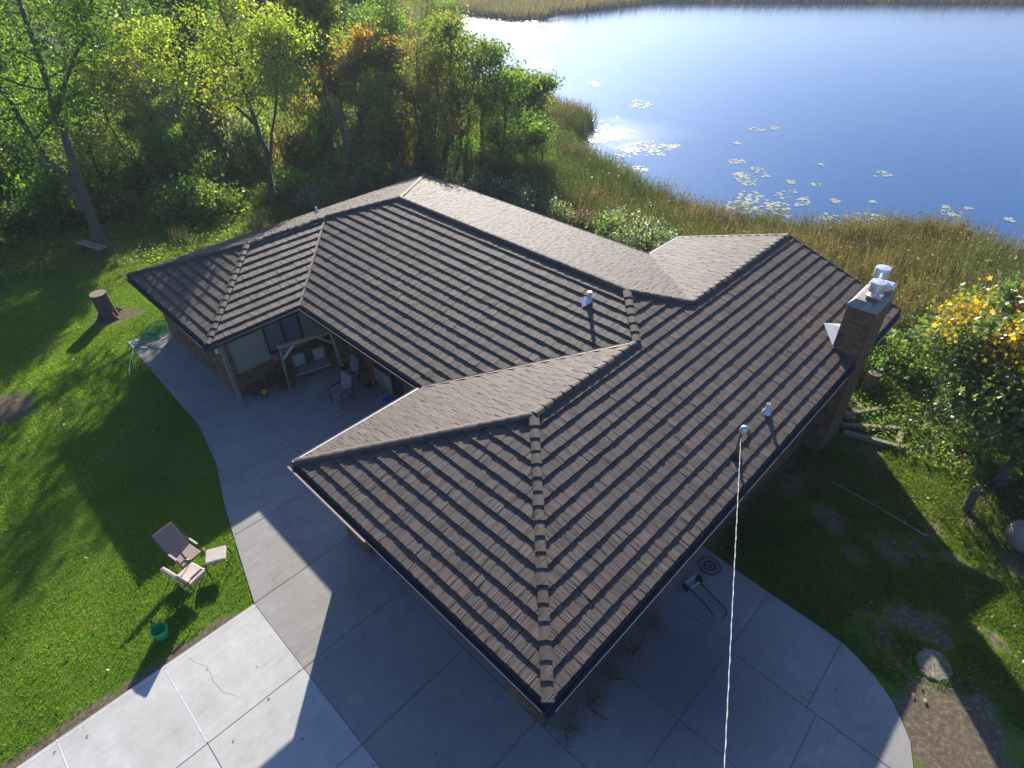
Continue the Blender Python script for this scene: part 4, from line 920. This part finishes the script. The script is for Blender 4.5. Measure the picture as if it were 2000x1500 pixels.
B = np.array(gl(17.1, 34.3)); tree('poplar_tree', 'thin dark leaning tree with a high crown in the wood edge', tuple(B), 0, 1, None, 41, [([(0, 0, 0), onp(642, 230, B), onp(628, 130, B), onp(618, 60, B), onp(605, -30, B)], .12, .04)], 2.0, .5, YGREEN+OLIVE, 'bark', kw=dict(nl=12, sub=5, nleaf=9000, lsize=.19, rise=.5, clump=.4))
B = np.array(gl(17.0, 31.9)); pts_ = [np.zeros(3), onp(672, 270, B), onp(657, 205, B)]
V, F = tubes([(np.array([interp(pts_, k/7) for k in range(8)]), np.array([.24, .19, .18, .17, .16, .15, .13, .05])), (np.array([interp(pts_, .6), interp(pts_, .6)+[.3, .2, .4]]), np.array([.05, .02]))], 10)
o = raw_mesh('broken_trunk', V, F, M['bark_pale'], None, True); o.location = tuple(B); tag(o, 'bare broken tree trunk standing among the bushes behind the roof', 'dead tree')
B = np.array(gl(21.3, 28.9))
tree('twisted_tree', 'dark many stemmed tree with twisted bare limbs beyond the roof peak', tuple(B), 0, 1, None, 51, [([(0, 0, 0), onp(828, 290, B), onp(812, 220, B), onp(818, 140, B), onp(815, 90, B)], .15, .03), ([(.1, 0, 0), onp(868, 310, B), onp(875, 250, B), onp(858, 200, B), onp(850, 120, B)], .12, .03), ([(.05, .1, 0), onp(850, 270, B), onp(852, 200, B), onp(858, 120, B)], .10, .02)], 1.9, .4, OLIVE+RUSSET, 'bark', kw=dict(nl=12, sub=6, nleaf=7500, lsize=.10, rise=.75, clump=.34, twist=.25))
B = np.array(gl(24.2, 28.8))
tree('oak_tree', 'dark trunked oak with a gappy crown against the lake', tuple(B), 0, 1, None, 61, [([(0, 0, 0), onp(898, 250, B), onp(890, 180, B), onp(882, 110, B), onp(880, 70, B)], .22, .05), ([(.5, -.3, 0), onp(912, 260, B), onp(915, 200, B), onp(930, 150, B), onp(955, 105, B)], .14, .04)], 2.5, .5, OLIVE+GREEN, 'bark', kw=dict(nl=11, sub=5, nleaf=6500, lsize=.16, rise=.35, clump=.34, twist=.2))
B = np.array(gl(24.3, 26.3)); tree('slim_tree', 'slim tree with drooping crown between the oak and the lake shore', tuple(B), 0, 1, None, 71, [([(0, 0, 0), onp(938, 270, B), onp(945, 200, B), onp(955, 140, B), onp(960, 100, B)], .12, .03), ([onp(940, 230, B), onp(975, 190, B), onp(1000, 160, B)], .07, .03)], 1.9, .42, OLIVE+GREEN, 'bark', kw=dict(nl=11, sub=5, nleaf=5200, lsize=.15, rise=.35, clump=.36, twist=.18))
B = np.array(gl(22.9, 23.9)); tree('slim_tree', 'young green tree nearest the reeds at the right end of the wood', tuple(B), 0, 1, None, 81, [([(0, 0, 0), onp(978, 300, B), onp(985, 240, B), onp(992, 190, B), onp(998, 160, B)], .10, .03), ([onp(975, 330, B), onp(1010, 290, B), onp(1050, 270, B)], .05, .02)], 2.0, .30, GREEN+[(.09, .15, .04)], 'bark', kw=dict(nl=14, sub=5, nleaf=8500, lsize=.14, rise=.35, clump=.36))
B = np.array(gl(28.0, 27.0)); tree('shore_tree', 'small leaning tree whose twigs stand out over the lake shore', tuple(B), 0, 1, None, 91, [([(0, 0, 0), onp(1025, 240, B), onp(1045, 195, B), onp(1060, 165, B)], .09, .03)], 1.7, .35, OLIVE+GREEN, 'bark', kw=dict(nl=11, sub=5, nleaf=6500, lsize=.15, rise=.3, clump=.34))
B = np.array(gl(22.5, 33.5)); tree('orange_tree', 'tall maple turning orange at its top behind the roof peak', tuple(B), 0, 1, None, 101, [([(0, 0, 0), onp(732, 230, B), onp(728, 150, B), onp(725, 80, B)], .16, .04), ([(.3, .2, 0), onp(755, 220, B), onp(762, 150, B), onp(770, 105, B)], .12, .03)], 2.3, .35, OLIVE+YGREEN, 'bark', kw=dict(nl=14, sub=5, nleaf=16000, lsize=.16, rise=.5, clump=.4), tinttop=(5.5, 8.5, (.36, .19, .03), .25))
B = np.array(gl(20.5, 37)); tree('orange_tree', 'smaller tree with a golden orange crown left of the tall maple', tuple(B), 0, 1, None, 111, [([(0, 0, 0), onp(664, 200, B), onp(660, 150, B), onp(655, 110, B)], .11, .03)], 1.6, .35, OLIVE+[(.3, .2, .03)], 'bark', kw=dict(nl=12, sub=5, nleaf=8000, lsize=.17, rise=.5, clump=.36), tinttop=(4.2, 6.0, (.46, .26, .03), .2))
# maple at the right edge
B = np.array(gl(16.2, -4.6))
maple = tree('sugar_maple', 'broad leafy maple turning orange on top at the right edge', tuple(B), 0, 1, None, 121, [([(0, 0, 0), (.05, -.05, 1.0), (.3, -.2, 2.2), (.5, -.3, 3.6), (.7, -.35, 5.9)], .17, .04), ([(.1, -.1, 1.2), (1.2, .1, 2.4), (2.2, .4, 3.4), (2.6, .6, 4.4)], .09, .03), ([(.1, -.1, 1.4), (.3, .6, 2.6), (.6, .9, 3.6)], .07, .03), ([(.1, -.1, 1.4), (.5, -1, 2.4), (.7, -1.4, 3.6)], .07, .03)], 2.25, .34, [(.095, .17, .036), (.07, .14, .03), (.125, .20, .04), (.18, .22, .05)], 'bark_pale', 'leaf_gloss', True, kw=dict(nl=13, sub=6, nleaf=46000, lsize=.135, rise=.3, clump=.42, skirt=.05), asp=.8, tinttop=(3.9, 5.4, (.50, .34, .03), .34))
m2 = copy_tree(maple); m2.location = gl(18.9, -3.7); m2.rotation_euler = (0, 0, 2.2); m2.scale = (.85, .85, .9); tag(m2, 'smaller maple standing behind the broad one, towards the reeds', 'tree')
o, rg = log((14.35, -4.2, Tz(14.35, -4.2)-.1), (14.5, -4.15, Tz(14.35, -4.2)+.75), .13, 10, 'bark_pale', .06, name='cut_stump')
c_ = MB(); c_.poly([tuple(v) for v in rg[-1]][::-1]); c_.build('sawn_top', M['cutwood'], o); tag(o, 'short sawn off trunk leaning in front of the maple', 'stump')
B = np.array(gl(31.0, -2.3)); tree('bare_tree', 'thin half bare tree standing in the reeds at the right edge', tuple(B), 0, 1, None, 131, [([(0, 0, 0), (.1, 0, 1.5), (.0, -.1, 3), (.2, 0, 4.6)], .10, .02)], 1.0, .35, ORANGE, 'bark', kw=dict(nl=9, sub=3, nleaf=260, lsize=.13, rise=.9, clump=.3))
# background wood: a few kinds, copied with their parts
KINDS = [
 ('wood_tree', 'green leafy tree in the dense wood behind the lawn', GREEN, 9.5, 2.6, .22, dict(nl=17, sub=5, nleaf=10000, lsize=.155, rise=.4, clump=.55), 'bark'),
 ('wood_tree', 'yellow green tree in the dense wood behind the lawn', YGREEN, 9.0, 2.3, .25, dict(nl=15, sub=5, nleaf=8500, lsize=.15, rise=.5, clump=.5), 'bark'),
 ('wood_tree', 'olive brown thinning tree in the wood behind the lawn', OLIVE+RUSSET, 8.0, 2.0, .25, dict(nl=15, sub=6, nleaf=5000, lsize=.15, rise=.6, clump=.44), 'bark'),
 ('dense_tree', 'dark green dense tree at the back of the wood by the lake', DARK, 11.0, 3.6, .12, dict(nl=20, sub=6, nleaf=15000, lsize=.28, rise=.35, clump=.65), 'bark'),
 ('wood_tree', 'orange tinted tree in the wood behind the lawn', ORANGE+OLIVE, 8.0, 2.0, .3, dict(nl=13, sub=5, nleaf=6500, lsize=.19, rise=.5, clump=.42), 'bark')]
protos = []
for i, (nm, lb, pal, h_, rad, bs, kw, bk) in enumerate(KINDS):
    for v_ in range(2):
        r = np.random.default_rng(500+i*7+v_); st = [(0, 0, 0), (r.normal()*.2, r.normal()*.2, h_*.3), (r.normal()*.4, r.normal()*.4, h_*.65), (r.normal()*.5, r.normal()*.5, h_)]
        stems_ = [(st, .16, .03)]
        if i in (0, 3): stems_.append(([st[1], (r.normal()*1.2, r.normal()*1.2, h_*.6), (r.normal()*1.6, r.normal()*1.6, h_*.85)], .09, .03))
        protos.append([i, tree(nm, lb, (0, 0, -500), 0, 1, lb.replace('tree', 'trees', 1), 600+i*11+v_, stems_, rad, bs, pal, bk, kw=kw), False])
def put(kind, x, y, s_, zs=1.0):
    c = [p for p in protos if p[0] == kind]; p = random.choice(c)
    if not p[2]: o = p[1]; p[2] = True
    else: o = copy_tree(p[1])
    o.location = gl(x, y); o.rotation_euler = (0, 0, random.random()*6.28); o.scale = (s_*random.uniform(.9, 1.1),)*2+(s_*zs,)
    tint = (random.uniform(.82, 1.2), random.uniform(.88, 1.12), random.uniform(.8, 1.2), 1)
    for ch in o.children: ch.color = tint
    return o
spots = []
def ok(x, y, dmin):
    for a, b in spots:
        if (a-x)**2+(b-y)**2 < dmin*dmin: return False
    spots.append((x, y)); return True
FIX = [(0, 7.0, 42, .8), (0, 5.0, 40.5, .6), (0, -2.5, 40.5, .7), (0, 8.6, 40, .5), (0, -7, 42, .9), (4, 16, 47, .95), (4, 11, 52, .9), (0, 2.0, 44, 1.0),
       (2, 19.0, 33.8, .75), (1, 19.6, 31.6, .62), (2, 24.2, 33, .8), (0, 22.8, 30.8, .68), (0, 26.0, 27.5, .55), (1, 25.5, 24.6, .45), (0, 27.6, 25.0, .42), (2, 28.8, 29.5, .62), (1, 23.3, 26.8, .5), (1, 28, 36, .85), (0, 25, 38, .95),
       (3, 52, 79, 1.0), (3, 47, 74, 1.15), (3, 57, 88, 1.15), (3, 43, 80, 1.2), (3, 50, 92, 1.2), (3, 40, 66, 1.1), (3, 60, 98, 1.1), (3, 37, 75, 1.15)]
for k, x, y, s_ in FIX: spots.append((x, y)); put(k, x, y, s_)
cnt = 0
while cnt < 56:
    x = random.uniform(-26, 46); y = random.uniform(37, 112)
    d = sdf(np.array([x]), np.array([y]))[0]
    if d < 4 or y < 40-.15*x or (x > 30 and y < 46): continue
    if x < 6-(y-37)*.3 and y < 44 and x > -6: continue
    # keep to what the view can take in
    v = np.array([x, y, 5])-CAM; zc = v@fw; px = 1000+1186*(v@rt)/zc; py = 750-1186*(v@up)/zc
    if px < -260 or px > 900 or py < -420: continue
    if not ok(x, y, 4.0+max(0, (y-45))*.035): continue
    if x > 6 and y < 75 and random.random() < .45: continue
    f_ = fbm(np.array([x]), np.array([y]), .06, 33)[0]
    k = random.choices([0, 1, 2, 3, 4], [.42, .2, .16, .14, .08 if f_ > .45 else .02])[0]
    put(k, x, y, random.uniform(.8, 1.15)*(1.05 if y > 62 else .74)); cnt += 1
for p in protos:
    if not p[2]:
        for ch in list(p[1].children): bpy.data.objects.remove(ch)
        bpy.data.objects.remove(p[1])
# shrubs
def shrub_mesh(seed, r_, h_, n, ls, pal, asp=.6):
    r = np.random.default_rng(seed); m = 46; cc = r.normal(size=(m, 3)); cc /= np.linalg.norm(cc, axis=1)[:, None]; cc *= (r.random(m)**.4)[:, None]*[r_, r_, h_*.5]; cc[:, 2] += h_*.52
    ci = r.integers(0, m, n); P = cc[ci]+r.normal(size=(n, 3))*[r_*.22, r_*.22, h_*.13]; P[:, 2] = np.abs(P[:, 2])
    V, F, k = leaves(P, ls, .6, seed, asp); C = leafcol(n, ci, seed, pal, .2, .3)
    lines = [(np.array([[0, 0, -.1], cc[j]*[.4, .4, .5], cc[j]]), np.array([.03, .02, .006])) for j in range(14)]
    return V, F, np.repeat(C, k, 0), lines
SH = {}
def shrub(kind, x, y, s_, label, group, pal, r_=1.0, h_=1.3, n=2600, ls=.12, cat='shrub', zs=1, name='shrub'):
    if kind not in SH:
        V, F, C, lines = shrub_mesh(len(SH)*13+5, r_, h_, n, ls, pal)
        t = thing(name, label, cat); raw_mesh('foliage', V, F, M['leaf'], C, False, t); V, F = tubes(lines, 5); raw_mesh('stem', V, F, M['bark'], None, True, t); SH[kind] = t; o = t
    else: o = copy_tree(SH[kind])
    o.location = gl(x, y); o.rotation_euler = (0, 0, random.random()*6.28); o.scale = (s_, s_, s_*zs); tag(o, label, cat, group); o.name = name
    tint = (random.uniform(.85, 1.15), random.uniform(.9, 1.1), random.uniform(.85, 1.15), 1)
    for ch in o.children: ch.color = tint
    return o
for k in range(105):
    for _ in range(60):
        x = random.uniform(-14, 30); y = random.uniform(28, 47)
        if y < 35.5-.52*x*.55 and x < 12: continue
        if x >= 12 and y < 27.5: continue
        if x < 6 and y < 36.5: continue
        if math.hypot(x-2, y-33.5) < 3.2: continue
        d = sdf(np.array([x]), np.array([y]))[0]
        if d < 3: continue
        if ok(x, y, 1.15): break
    else: continue
    kk = random.choice(['g1', 'g2', 'br', 'g1'])
    lab = {'g1': 'green shrub in the undergrowth below the wood', 'g2': 'silvery green shrub in the undergrowth below the wood', 'br': 'brownish shrub in the undergrowth below the wood'}[kk]
    shrub(kk, x, y, random.uniform(.75, 1.5), lab,  lab.replace('shrub', 'shrubs', 1), {'g1': GREEN, 'g2': SILVER+GREEN, 'br': RUSSET+OLIVE}[kk], zs=random.choice([.9, 1.2, 1.9, 2.4]) if y > 36 or x > 14 else 1)
# silvery shrubs between house and reeds
for (x, y, s_, kk) in [(20.2, 21.0, 1.1, 's'), (19.8, 19.3, 1.1, 's'), (21.2, 19.6, 1.1, 'g'), (20.5, 17.5, 1.0, 's'), (19.2, 22.6, 1.0, 's'), (20.6, 15.8, .9, 'r'), (21.6, 16.6, .9, 'r'), (20.9, 14.3, 1.15, 'g'), (22.1, 14.9, 1.1, 's'), (21.7, 13.0, 1.25, 's'), (20.4, 12.4, 1.2, 's'), (22.9, 13.3, 1.0, 's'), (21.6, 11.2, 1.1, 's'), (19.4, 12.0, .9, 's'), (20.2, 10.2, .9, 's'), (18.6, 24.4, 1.0, 's'), (20.6, 23.7, 1.1, 's'), (20.1, 25.2, .9, 'g'), (21.9, 21.6, 1.1, 's'),
    (15.8, 28.9, 1.0, 's'), (17.0, 28.4, .9, 's'), (18.3, 28.2, 1.0, 's'), (14.2, 29.3, .9, 's'), (12.6, 29.6, .9, 's'), (13.4, 28.2, .7, 'g'), (17.6, 27.0, .8, 's')]:
    lab = {'s': 'silvery leaved shrub growing behind the back of the house', 'r': 'dark red shrub behind the back roof edge', 'g': 'bright green shrub between the back of the house and the reeds'}[kk]
    shrub('back_'+kk, x, y, s_, lab, lab.replace('shrub', 'shrubs', 1), {'s': SILVER, 'r': [(.10, .055, .04), (.08, .06, .04)], 'g': GREEN+SILVER}[kk], ls=.10, n=3200)
for (x, y, s_) in [(19.3, .9, .9), (20.6, -.6, 1.0), (19.9, 2.2, .8), (21.9, .6, .9), (22.6, -1.8, .9)]:
    shrub('rt', x, y, s_, 'loose green shrub between the chimney and the reeds', 'green shrubs between the chimney and the reeds', GREEN+[(.1, .15, .05)], ls=.10, n=3000)
for (x, y, s_) in [(.9+.72, .18, .5), (2.4, .22, .45), (3.2, .2, .5), (4.1, .22, .42), (.9, .2, .38)]:
    shrub('vine', x, y, s_, 'withered brown shrub at the foot of the right wall', 'withered shrubs at the foot of the right wall', RUSSET, ls=.07, n=900, zs=.8)
shrub('tub', 2.72, 15.22, .42, 'dark leafy potted shrub beside the left post of the swing frame', None, DARK, ls=.11, n=1600, zs=1.3, name='potted_shrub').location.z = .1
for ch in SH['tub'].children: pass
b_ = MB(); b_.lathe([(0, 0), (.17, 0), (.23, .30), (.21, .30), (.16, .05), (0, .05)], (0, 0, -.15), 18); b_.build('pot', M['terracotta'], SH['tub'], True)
# yellow flowers in a basket
t = thing('flower_pot', 'round pot of yellow chrysanthemums beside the patio chair', 'flower pot', (4.83, 14.28, .035))
b_ = MB(); b_.lathe([(0, 0), (.15, 0), (.22, .26), (.20, .26), (.14, .04), (0, .04)], (0, 0, 0), 18); b_.build('pot', M['terracotta'], t, True)
r = np.random.default_rng(4); P = r.normal(size=(500, 3)); P /= np.linalg.norm(P, axis=1)[:, None]; P = P*[.30, .30, .2]*r.uniform(.7, 1.05, 500)[:, None]+[0, 0, .40]
V, F, k = leaves(P, .07, .6, 3); raw_mesh('foliage', V, F, M['leaf'], np.tile([.03, .07, .02], (len(V), 1)), False, t)
P = P[(P[:, 2] > .42) & (vn(P[:, 0]*10, P[:, 1]*10, 1, 4) > .45)][:90]; V, F, k = leaves(P+[0, 0, .03], .075, 2.5, 5, .9); raw_mesh('flowers', V, F, M['leaf'], np.tile([.75, .62, .04], (len(V), 1)), False, t)
r = np.random.default_rng(5); P = r.normal(size=(70, 3))*[.06, .06, .05]+[0, 0, .15]; V, F, k = leaves(P, .06, .6, 3); raw_mesh('foliage', V, F, M['leaf'], np.tile([.20, .26, .03], (len(V), 1)), False, tp)

# ---- grass, weeds, reeds (uncountable)
def blades(P, h, wd, C, seed, lean=.35, tipC=None):
    r = np.random.default_rng(seed); n = len(P); az = r.random(n)*2*math.pi; l = r.random(n)*lean; la = r.random(n)*2*math.pi
    sd = np.stack([np.cos(az), np.sin(az), np.zeros(n)], 1)*(np.asarray(wd)*np.ones(n))[:, None]*.5; hh = np.asarray(h)*np.ones(n)*r.uniform(.6, 1.25, n)
    tip = P+np.stack([np.cos(la)*l*hh, np.sin(la)*l*hh, hh], 1)
    V = np.stack([P-sd, P+sd, tip], 1).reshape(-1, 3); F = np.arange(n*3).reshape(n, 3)
    C = np.repeat(C, 3, 0)
    if tipC is not None: C[2::3] = tipC
    return V, F, C
def scatter(n, x0, x1, y0, y1, cond):
    x = rng.uniform(x0, x1, n); y = rng.uniform(y0, y1, n); k = cond(x, y); x, y = x[k], y[k]
    v = np.stack([x, y, np.zeros_like(x)], 1)-CAM; zc = v@fw; px = 1000+1186*(v@rt)/zc; py = 750-1186*(v@up)/zc
    k = (px > -120) & (px < 2120) & (py < 1620) & (py > -150) & (zc > 0); x, y = x[k], y[k]
    return np.stack([x, y, T(x, y)-.01], 1)
def grass_cond(x, y): return (sdf(x, y, concP) > .02) & (sdf(x, y, housP) > .1)
DIRTS = [(-4.9, 21.5, 1.2), (.15, 25.3, .85), (.9, 25.0, .5), (2.3, 33.0, .6), (6.6, -5.6, 1.2), (5.2, -6.4, 1.2)]
def nodirt(x, y):
    k = np.ones(len(x), bool)
    for a, b, r_ in DIRTS: k &= np.hypot(x-a, y-b)+(fbm(x, y, 1.5, 9)-.5)*r_ > r_*rng.uniform(.7, 1.1, len(x))
    k &= ~((sdf(x, y, concP) < .30+.35*(fbm(x, y, 1.8, 2)-.5)) & (x < -2.6) & (y > 7) & (rng.random(len(x)) < .9))
    return k
P = scatter(900000, -16, 16, 7.9, 40, lambda x, y: grass_cond(x, y) & nodirt(x, y) & (rng.random(len(x)) < 1.15-(y-8)*.018))
n_ = len(P); f = fbm(P[:, 0], P[:, 1], .55, 41); g = rng.random(n_); pal = np.array([(.135, .225, .016), (.195, .30, .022), (.26, .34, .035), (.32, .32, .10)])
q = np.clip(f*3.4-1.0+rng.normal(size=n_)*.55, 0, 2.99).astype(int); q[g > .97] = 3
V, F, C = blades(P, .06+.05*fbm(P[:, 0], P[:, 1], 1.3, 6), .015, pal[q]*(rng.uniform(.78, 1.22, n_)*(.85+.45*fbm(P[:, 0], P[:, 1], .35, 43)))[:, None], 1, 1.1)
tag(raw_mesh('lawn_grass', V, F, M['grass'], C), 'short green mown grass left of the walk and driveway', 'grass', kind='stuff')
P = scatter(420000, 6.6, 24, -14, 1, lambda x, y: grass_cond(x, y) & nodirt(x, y) & (fbm(x, y, .9, 11) < .50+.22*rng.random(len(x))) & (rng.random(len(x)) < 1.1-.03*(x-7)))
n_ = len(P); pal = np.array([(.085, .15, .02), (.13, .19, .03), (.19, .22, .045), (.27, .24, .10)]); q = np.clip(fbm(P[:, 0], P[:, 1], .8, 51)*3.6-.9+rng.normal(size=n_)*.6, 0, 3.99).astype(int)
V, F, C = blades(P, .085+.06*fbm(P[:, 0], P[:, 1], .8, 7), .022, pal[q]*rng.uniform(.7, 1.25, n_)[:, None], 2, 1.0)
tag(raw_mesh('rough_grass', V, F, M['grass'], C), 'rough patchy grass sloping down on the right of the house', 'grass', kind='stuff')
P = scatter(90000, 6.6, 20, -14, 0, lambda x, y: grass_cond(x, y) & (fbm(x, y, .5, 61) > .5+.3*rng.random(len(x))-.1*(x > 13)))
P = P[rng.random(len(P)) < .25]; V, F, k = leaves(P+[0, 0, .05], .075, 2.0, 8); pal = np.array([(.26, .17, .08), (.32, .22, .10), (.20, .12, .06), (.30, .10, .04), (.36, .30, .15)])
tag(raw_mesh('fallen_leaves', V, F, M['leaf'], np.repeat(pal[rng.integers(0, 5, len(P))], k, 0)), 'fallen leaves scattered over the rough grass on the right', 'leaves', kind='stuff')
P = scatter(2600, -12, 6, 8, 32, lambda x, y: grass_cond(x, y)); P = P[:420]; V, F, k = leaves(P+[0, 0, .07], .085, 2.0, 12)
tag(raw_mesh('fallen_leaves', V, F, M['leaf'], np.repeat(pal[rng.integers(0, 5, len(P))], k, 0)), 'few dry leaves lying on the mown lawn', 'leaves', kind='stuff')
# broad leaved weeds at the lawn's far edge and under the trees
P = scatter(520000, -20, 46, 22.3, 100, lambda x, y: grass_cond(x, y) & (y > 31.5-.62*x+3*(fbm(x, y, .3, 71)-.5)) & (sdf(x, y) > 1) & (rng.random(len(x)) < np.maximum(.25, 1.2-(y-22)*.022)) & (np.hypot(x-2, y-33.3) > 2.2))
n_ = len(P); hh = .06+.30*ss(.35, .75, fbm(P[:, 0], P[:, 1], .45, 72))+.25*ss(34, 40, P[:, 1]+.5*P[:, 0]); P[:, 2] += rng.random(n_)*hh
V, F, k = leaves(P, .125+.10*ss(45, 70, P[:, 1]), 1.0, 9); pal = np.array([(.12, .20, .03), (.10, .18, .03), (.16, .24, .04), (.20, .20, .08), (.07, .14, .03)])
q = np.clip(fbm(P[:, 0], P[:, 1], .5, 73)*5.5-.8+rng.normal(size=n_)*.8, 0, 4.99).astype(int)
tag(raw_mesh('ground_weeds', V, F, M['leaf'], np.repeat(pal[q]*rng.uniform(.75, 1.2, n_)[:, None], k, 0)), 'low leafy weeds along the lawn edge and under the wood', 'weeds', kind='stuff')
P = scatter(60000, 5, 30, 21, 34, lambda x, y: grass_cond(x, y) & (fbm(x, y, .5, 81) > .55) & (sdf(x, y) > 8)); P = P[:9000]
V, F, C = blades(P, .7, .03, np.array([(.22, .18, .09), (.16, .16, .06), (.10, .13, .04)])[rng.integers(0, 3, len(P))], 5, .5)
tag(raw_mesh('tall_grass', V, F, M['reed'], C), 'tall dry grass tufts growing behind the far roof edge', 'grass', kind='stuff')
# weeds behind and right of the house
P = scatter(120000, 15.5, 27, -8, 26, lambda x, y: grass_cond(x, y) & (fbm(x, y, .6, 91) > .32)); P = P[rng.random(len(P)) < .75]; n_ = len(P); P[:, 2] += rng.random(n_)*.4*fbm(P[:, 0], P[:, 1], .8, 92)
V, F, k = leaves(P, .10, .8, 10); q = rng.integers(0, 5, n_)
tag(raw_mesh('ground_weeds', V, F, M['leaf'], np.repeat(pal[q]*rng.uniform(.7, 1.1, n_)[:, None], k, 0)), 'leafy weeds between the house and the reeds', 'weeds', kind='stuff')
# reeds
def reedfield(n, x0, x1, y0, y1, cond, h, wd, seed, name, label):
    P = scatter(n, x0, x1, y0, y1, cond)
    if seed == 21:   # gather most blades into tussocks
        Q = P[rng.integers(0, len(P), 3600)]; ci = rng.integers(0, len(Q), int(len(P)*.72)); rr = .24+.2*rng.random(len(Q))
        D = rng.normal(size=(len(ci), 2))*rr[ci][:, None]; G = Q[ci].copy(); G[:, :2] += D; G[:, 2] = T(G[:, 0], G[:, 1])-.01; hk = np.concatenate([np.ones(int(len(P)*.28)), (.75+.5*rng.random(len(Q)))[ci]])
        ck = np.concatenate([np.ones(int(len(P)*.28))*.75, (.7+.65*rng.random(len(Q)))[ci]]); P = np.concatenate([P[:int(len(P)*.28)], G])
    n_ = len(P); f = fbm(P[:, 0], P[:, 1], .22, 101); f2 = fbm(P[:, 0], P[:, 1], .9, 103); hh = h*(.62+.55*f2)*(hk if seed == 21 else 1)
    base = np.array([(.095, .135, .026), (.145, .145, .038), (.215, .160, .055), (.27, .185, .070)])
    if seed == 22: base = np.array([(.19, .17, .055), (.25, .20, .07), (.31, .24, .09), (.27, .20, .08)])
    q = np.clip((f-.28)*4.6+(f2-.5)*2.2+ss(20, 0, P[:, 1])*.9+rng.normal(size=n_)*.55, 0, 3.99).astype(int)
    c = base[q]*(rng.uniform(.5, 1.5, n_)*(.7+.6*fbm(P[:, 0], P[:, 1], 1.3, 107)))[:, None]; tipc = c*1.1+np.where(rng.random(n_)[:, None] < .5, np.array([.06, .045, .025]), 0)
    if seed == 21: c = c*ck[:, None]; tipc = tipc*ck[:, None]
    if seed == 21:
        k2 = rng.random(n_) < .5; Q = P[k2]; Q[:, 2] += hh[k2]*rng.uniform(.45, 1.1, len(Q)); V2, F2, kk = leaves(Q, .13, .2, 77, .4)
        tag(raw_mesh('reed_heads', V2, F2, M['reed'], np.repeat(tipc[k2], kk, 0)), 'brown seed heads and leaves among the near reeds', 'reeds', kind='stuff')
    V, F, C = blades(P, hh, wd, c, seed, .6, tipc)
    tag(raw_mesh(name, V, F, M['reed'], C), label, 'reeds', kind='stuff')
reedfield(560000, 15, 46, -40, 50, lambda x, y: (sdf(x, y) > -.3) & (sdf(x, y) < 12+3*(fbm(x, y, .3, 111)-.5)) & (x > 18.5+3.6*ss(9, 11, y)*(1-ss(24, 27, y))) & ((y < 26.5) | (sdf(x, y) < 5.5)) & (fbm(x, y, 1.2, 112) > .3) & ((x > 23) | (fbm(x, y, .4, 113) > .45)), 1.7, .055, 21, 'reeds', 'green and golden reed bed between the house and the lake')
reedfield(700000, 55, 240, -40, 190, lambda x, y: (sdf(x, y) > -.3) & (x > 62) & ((sdf(x, y) < 45) | (rng.random(len(x)) < .5)) & (fbm(x, y, .3, 114) > .22), 1.9, .20, 22, 'reeds', 'tan reed marsh along the far shore of the lake')
# thin autumn haze
b_ = MB(); b_.box((150, 100, 21), (1250, 1250, 56)); hm = bpy.data.materials.new('haze_air'); hm.use_nodes = True; ht = hm.node_tree; ht.nodes.clear()
ho = ht.nodes.new('ShaderNodeOutputMaterial'); hv = ht.nodes.new('ShaderNodeVolumePrincipled'); hv.inputs['Density'].default_value = .0005; hv.inputs['Color'].default_value = (.80, .90, 1, 1); hv.inputs['Anisotropy'].default_value = .3
ht.links.new(hv.outputs[0], ho.inputs['Volume']); tag(b_.build('haze', hm), kind='stuff')
bpy.context.view_layer.update()
print('scene built', len(bpy.data.objects))
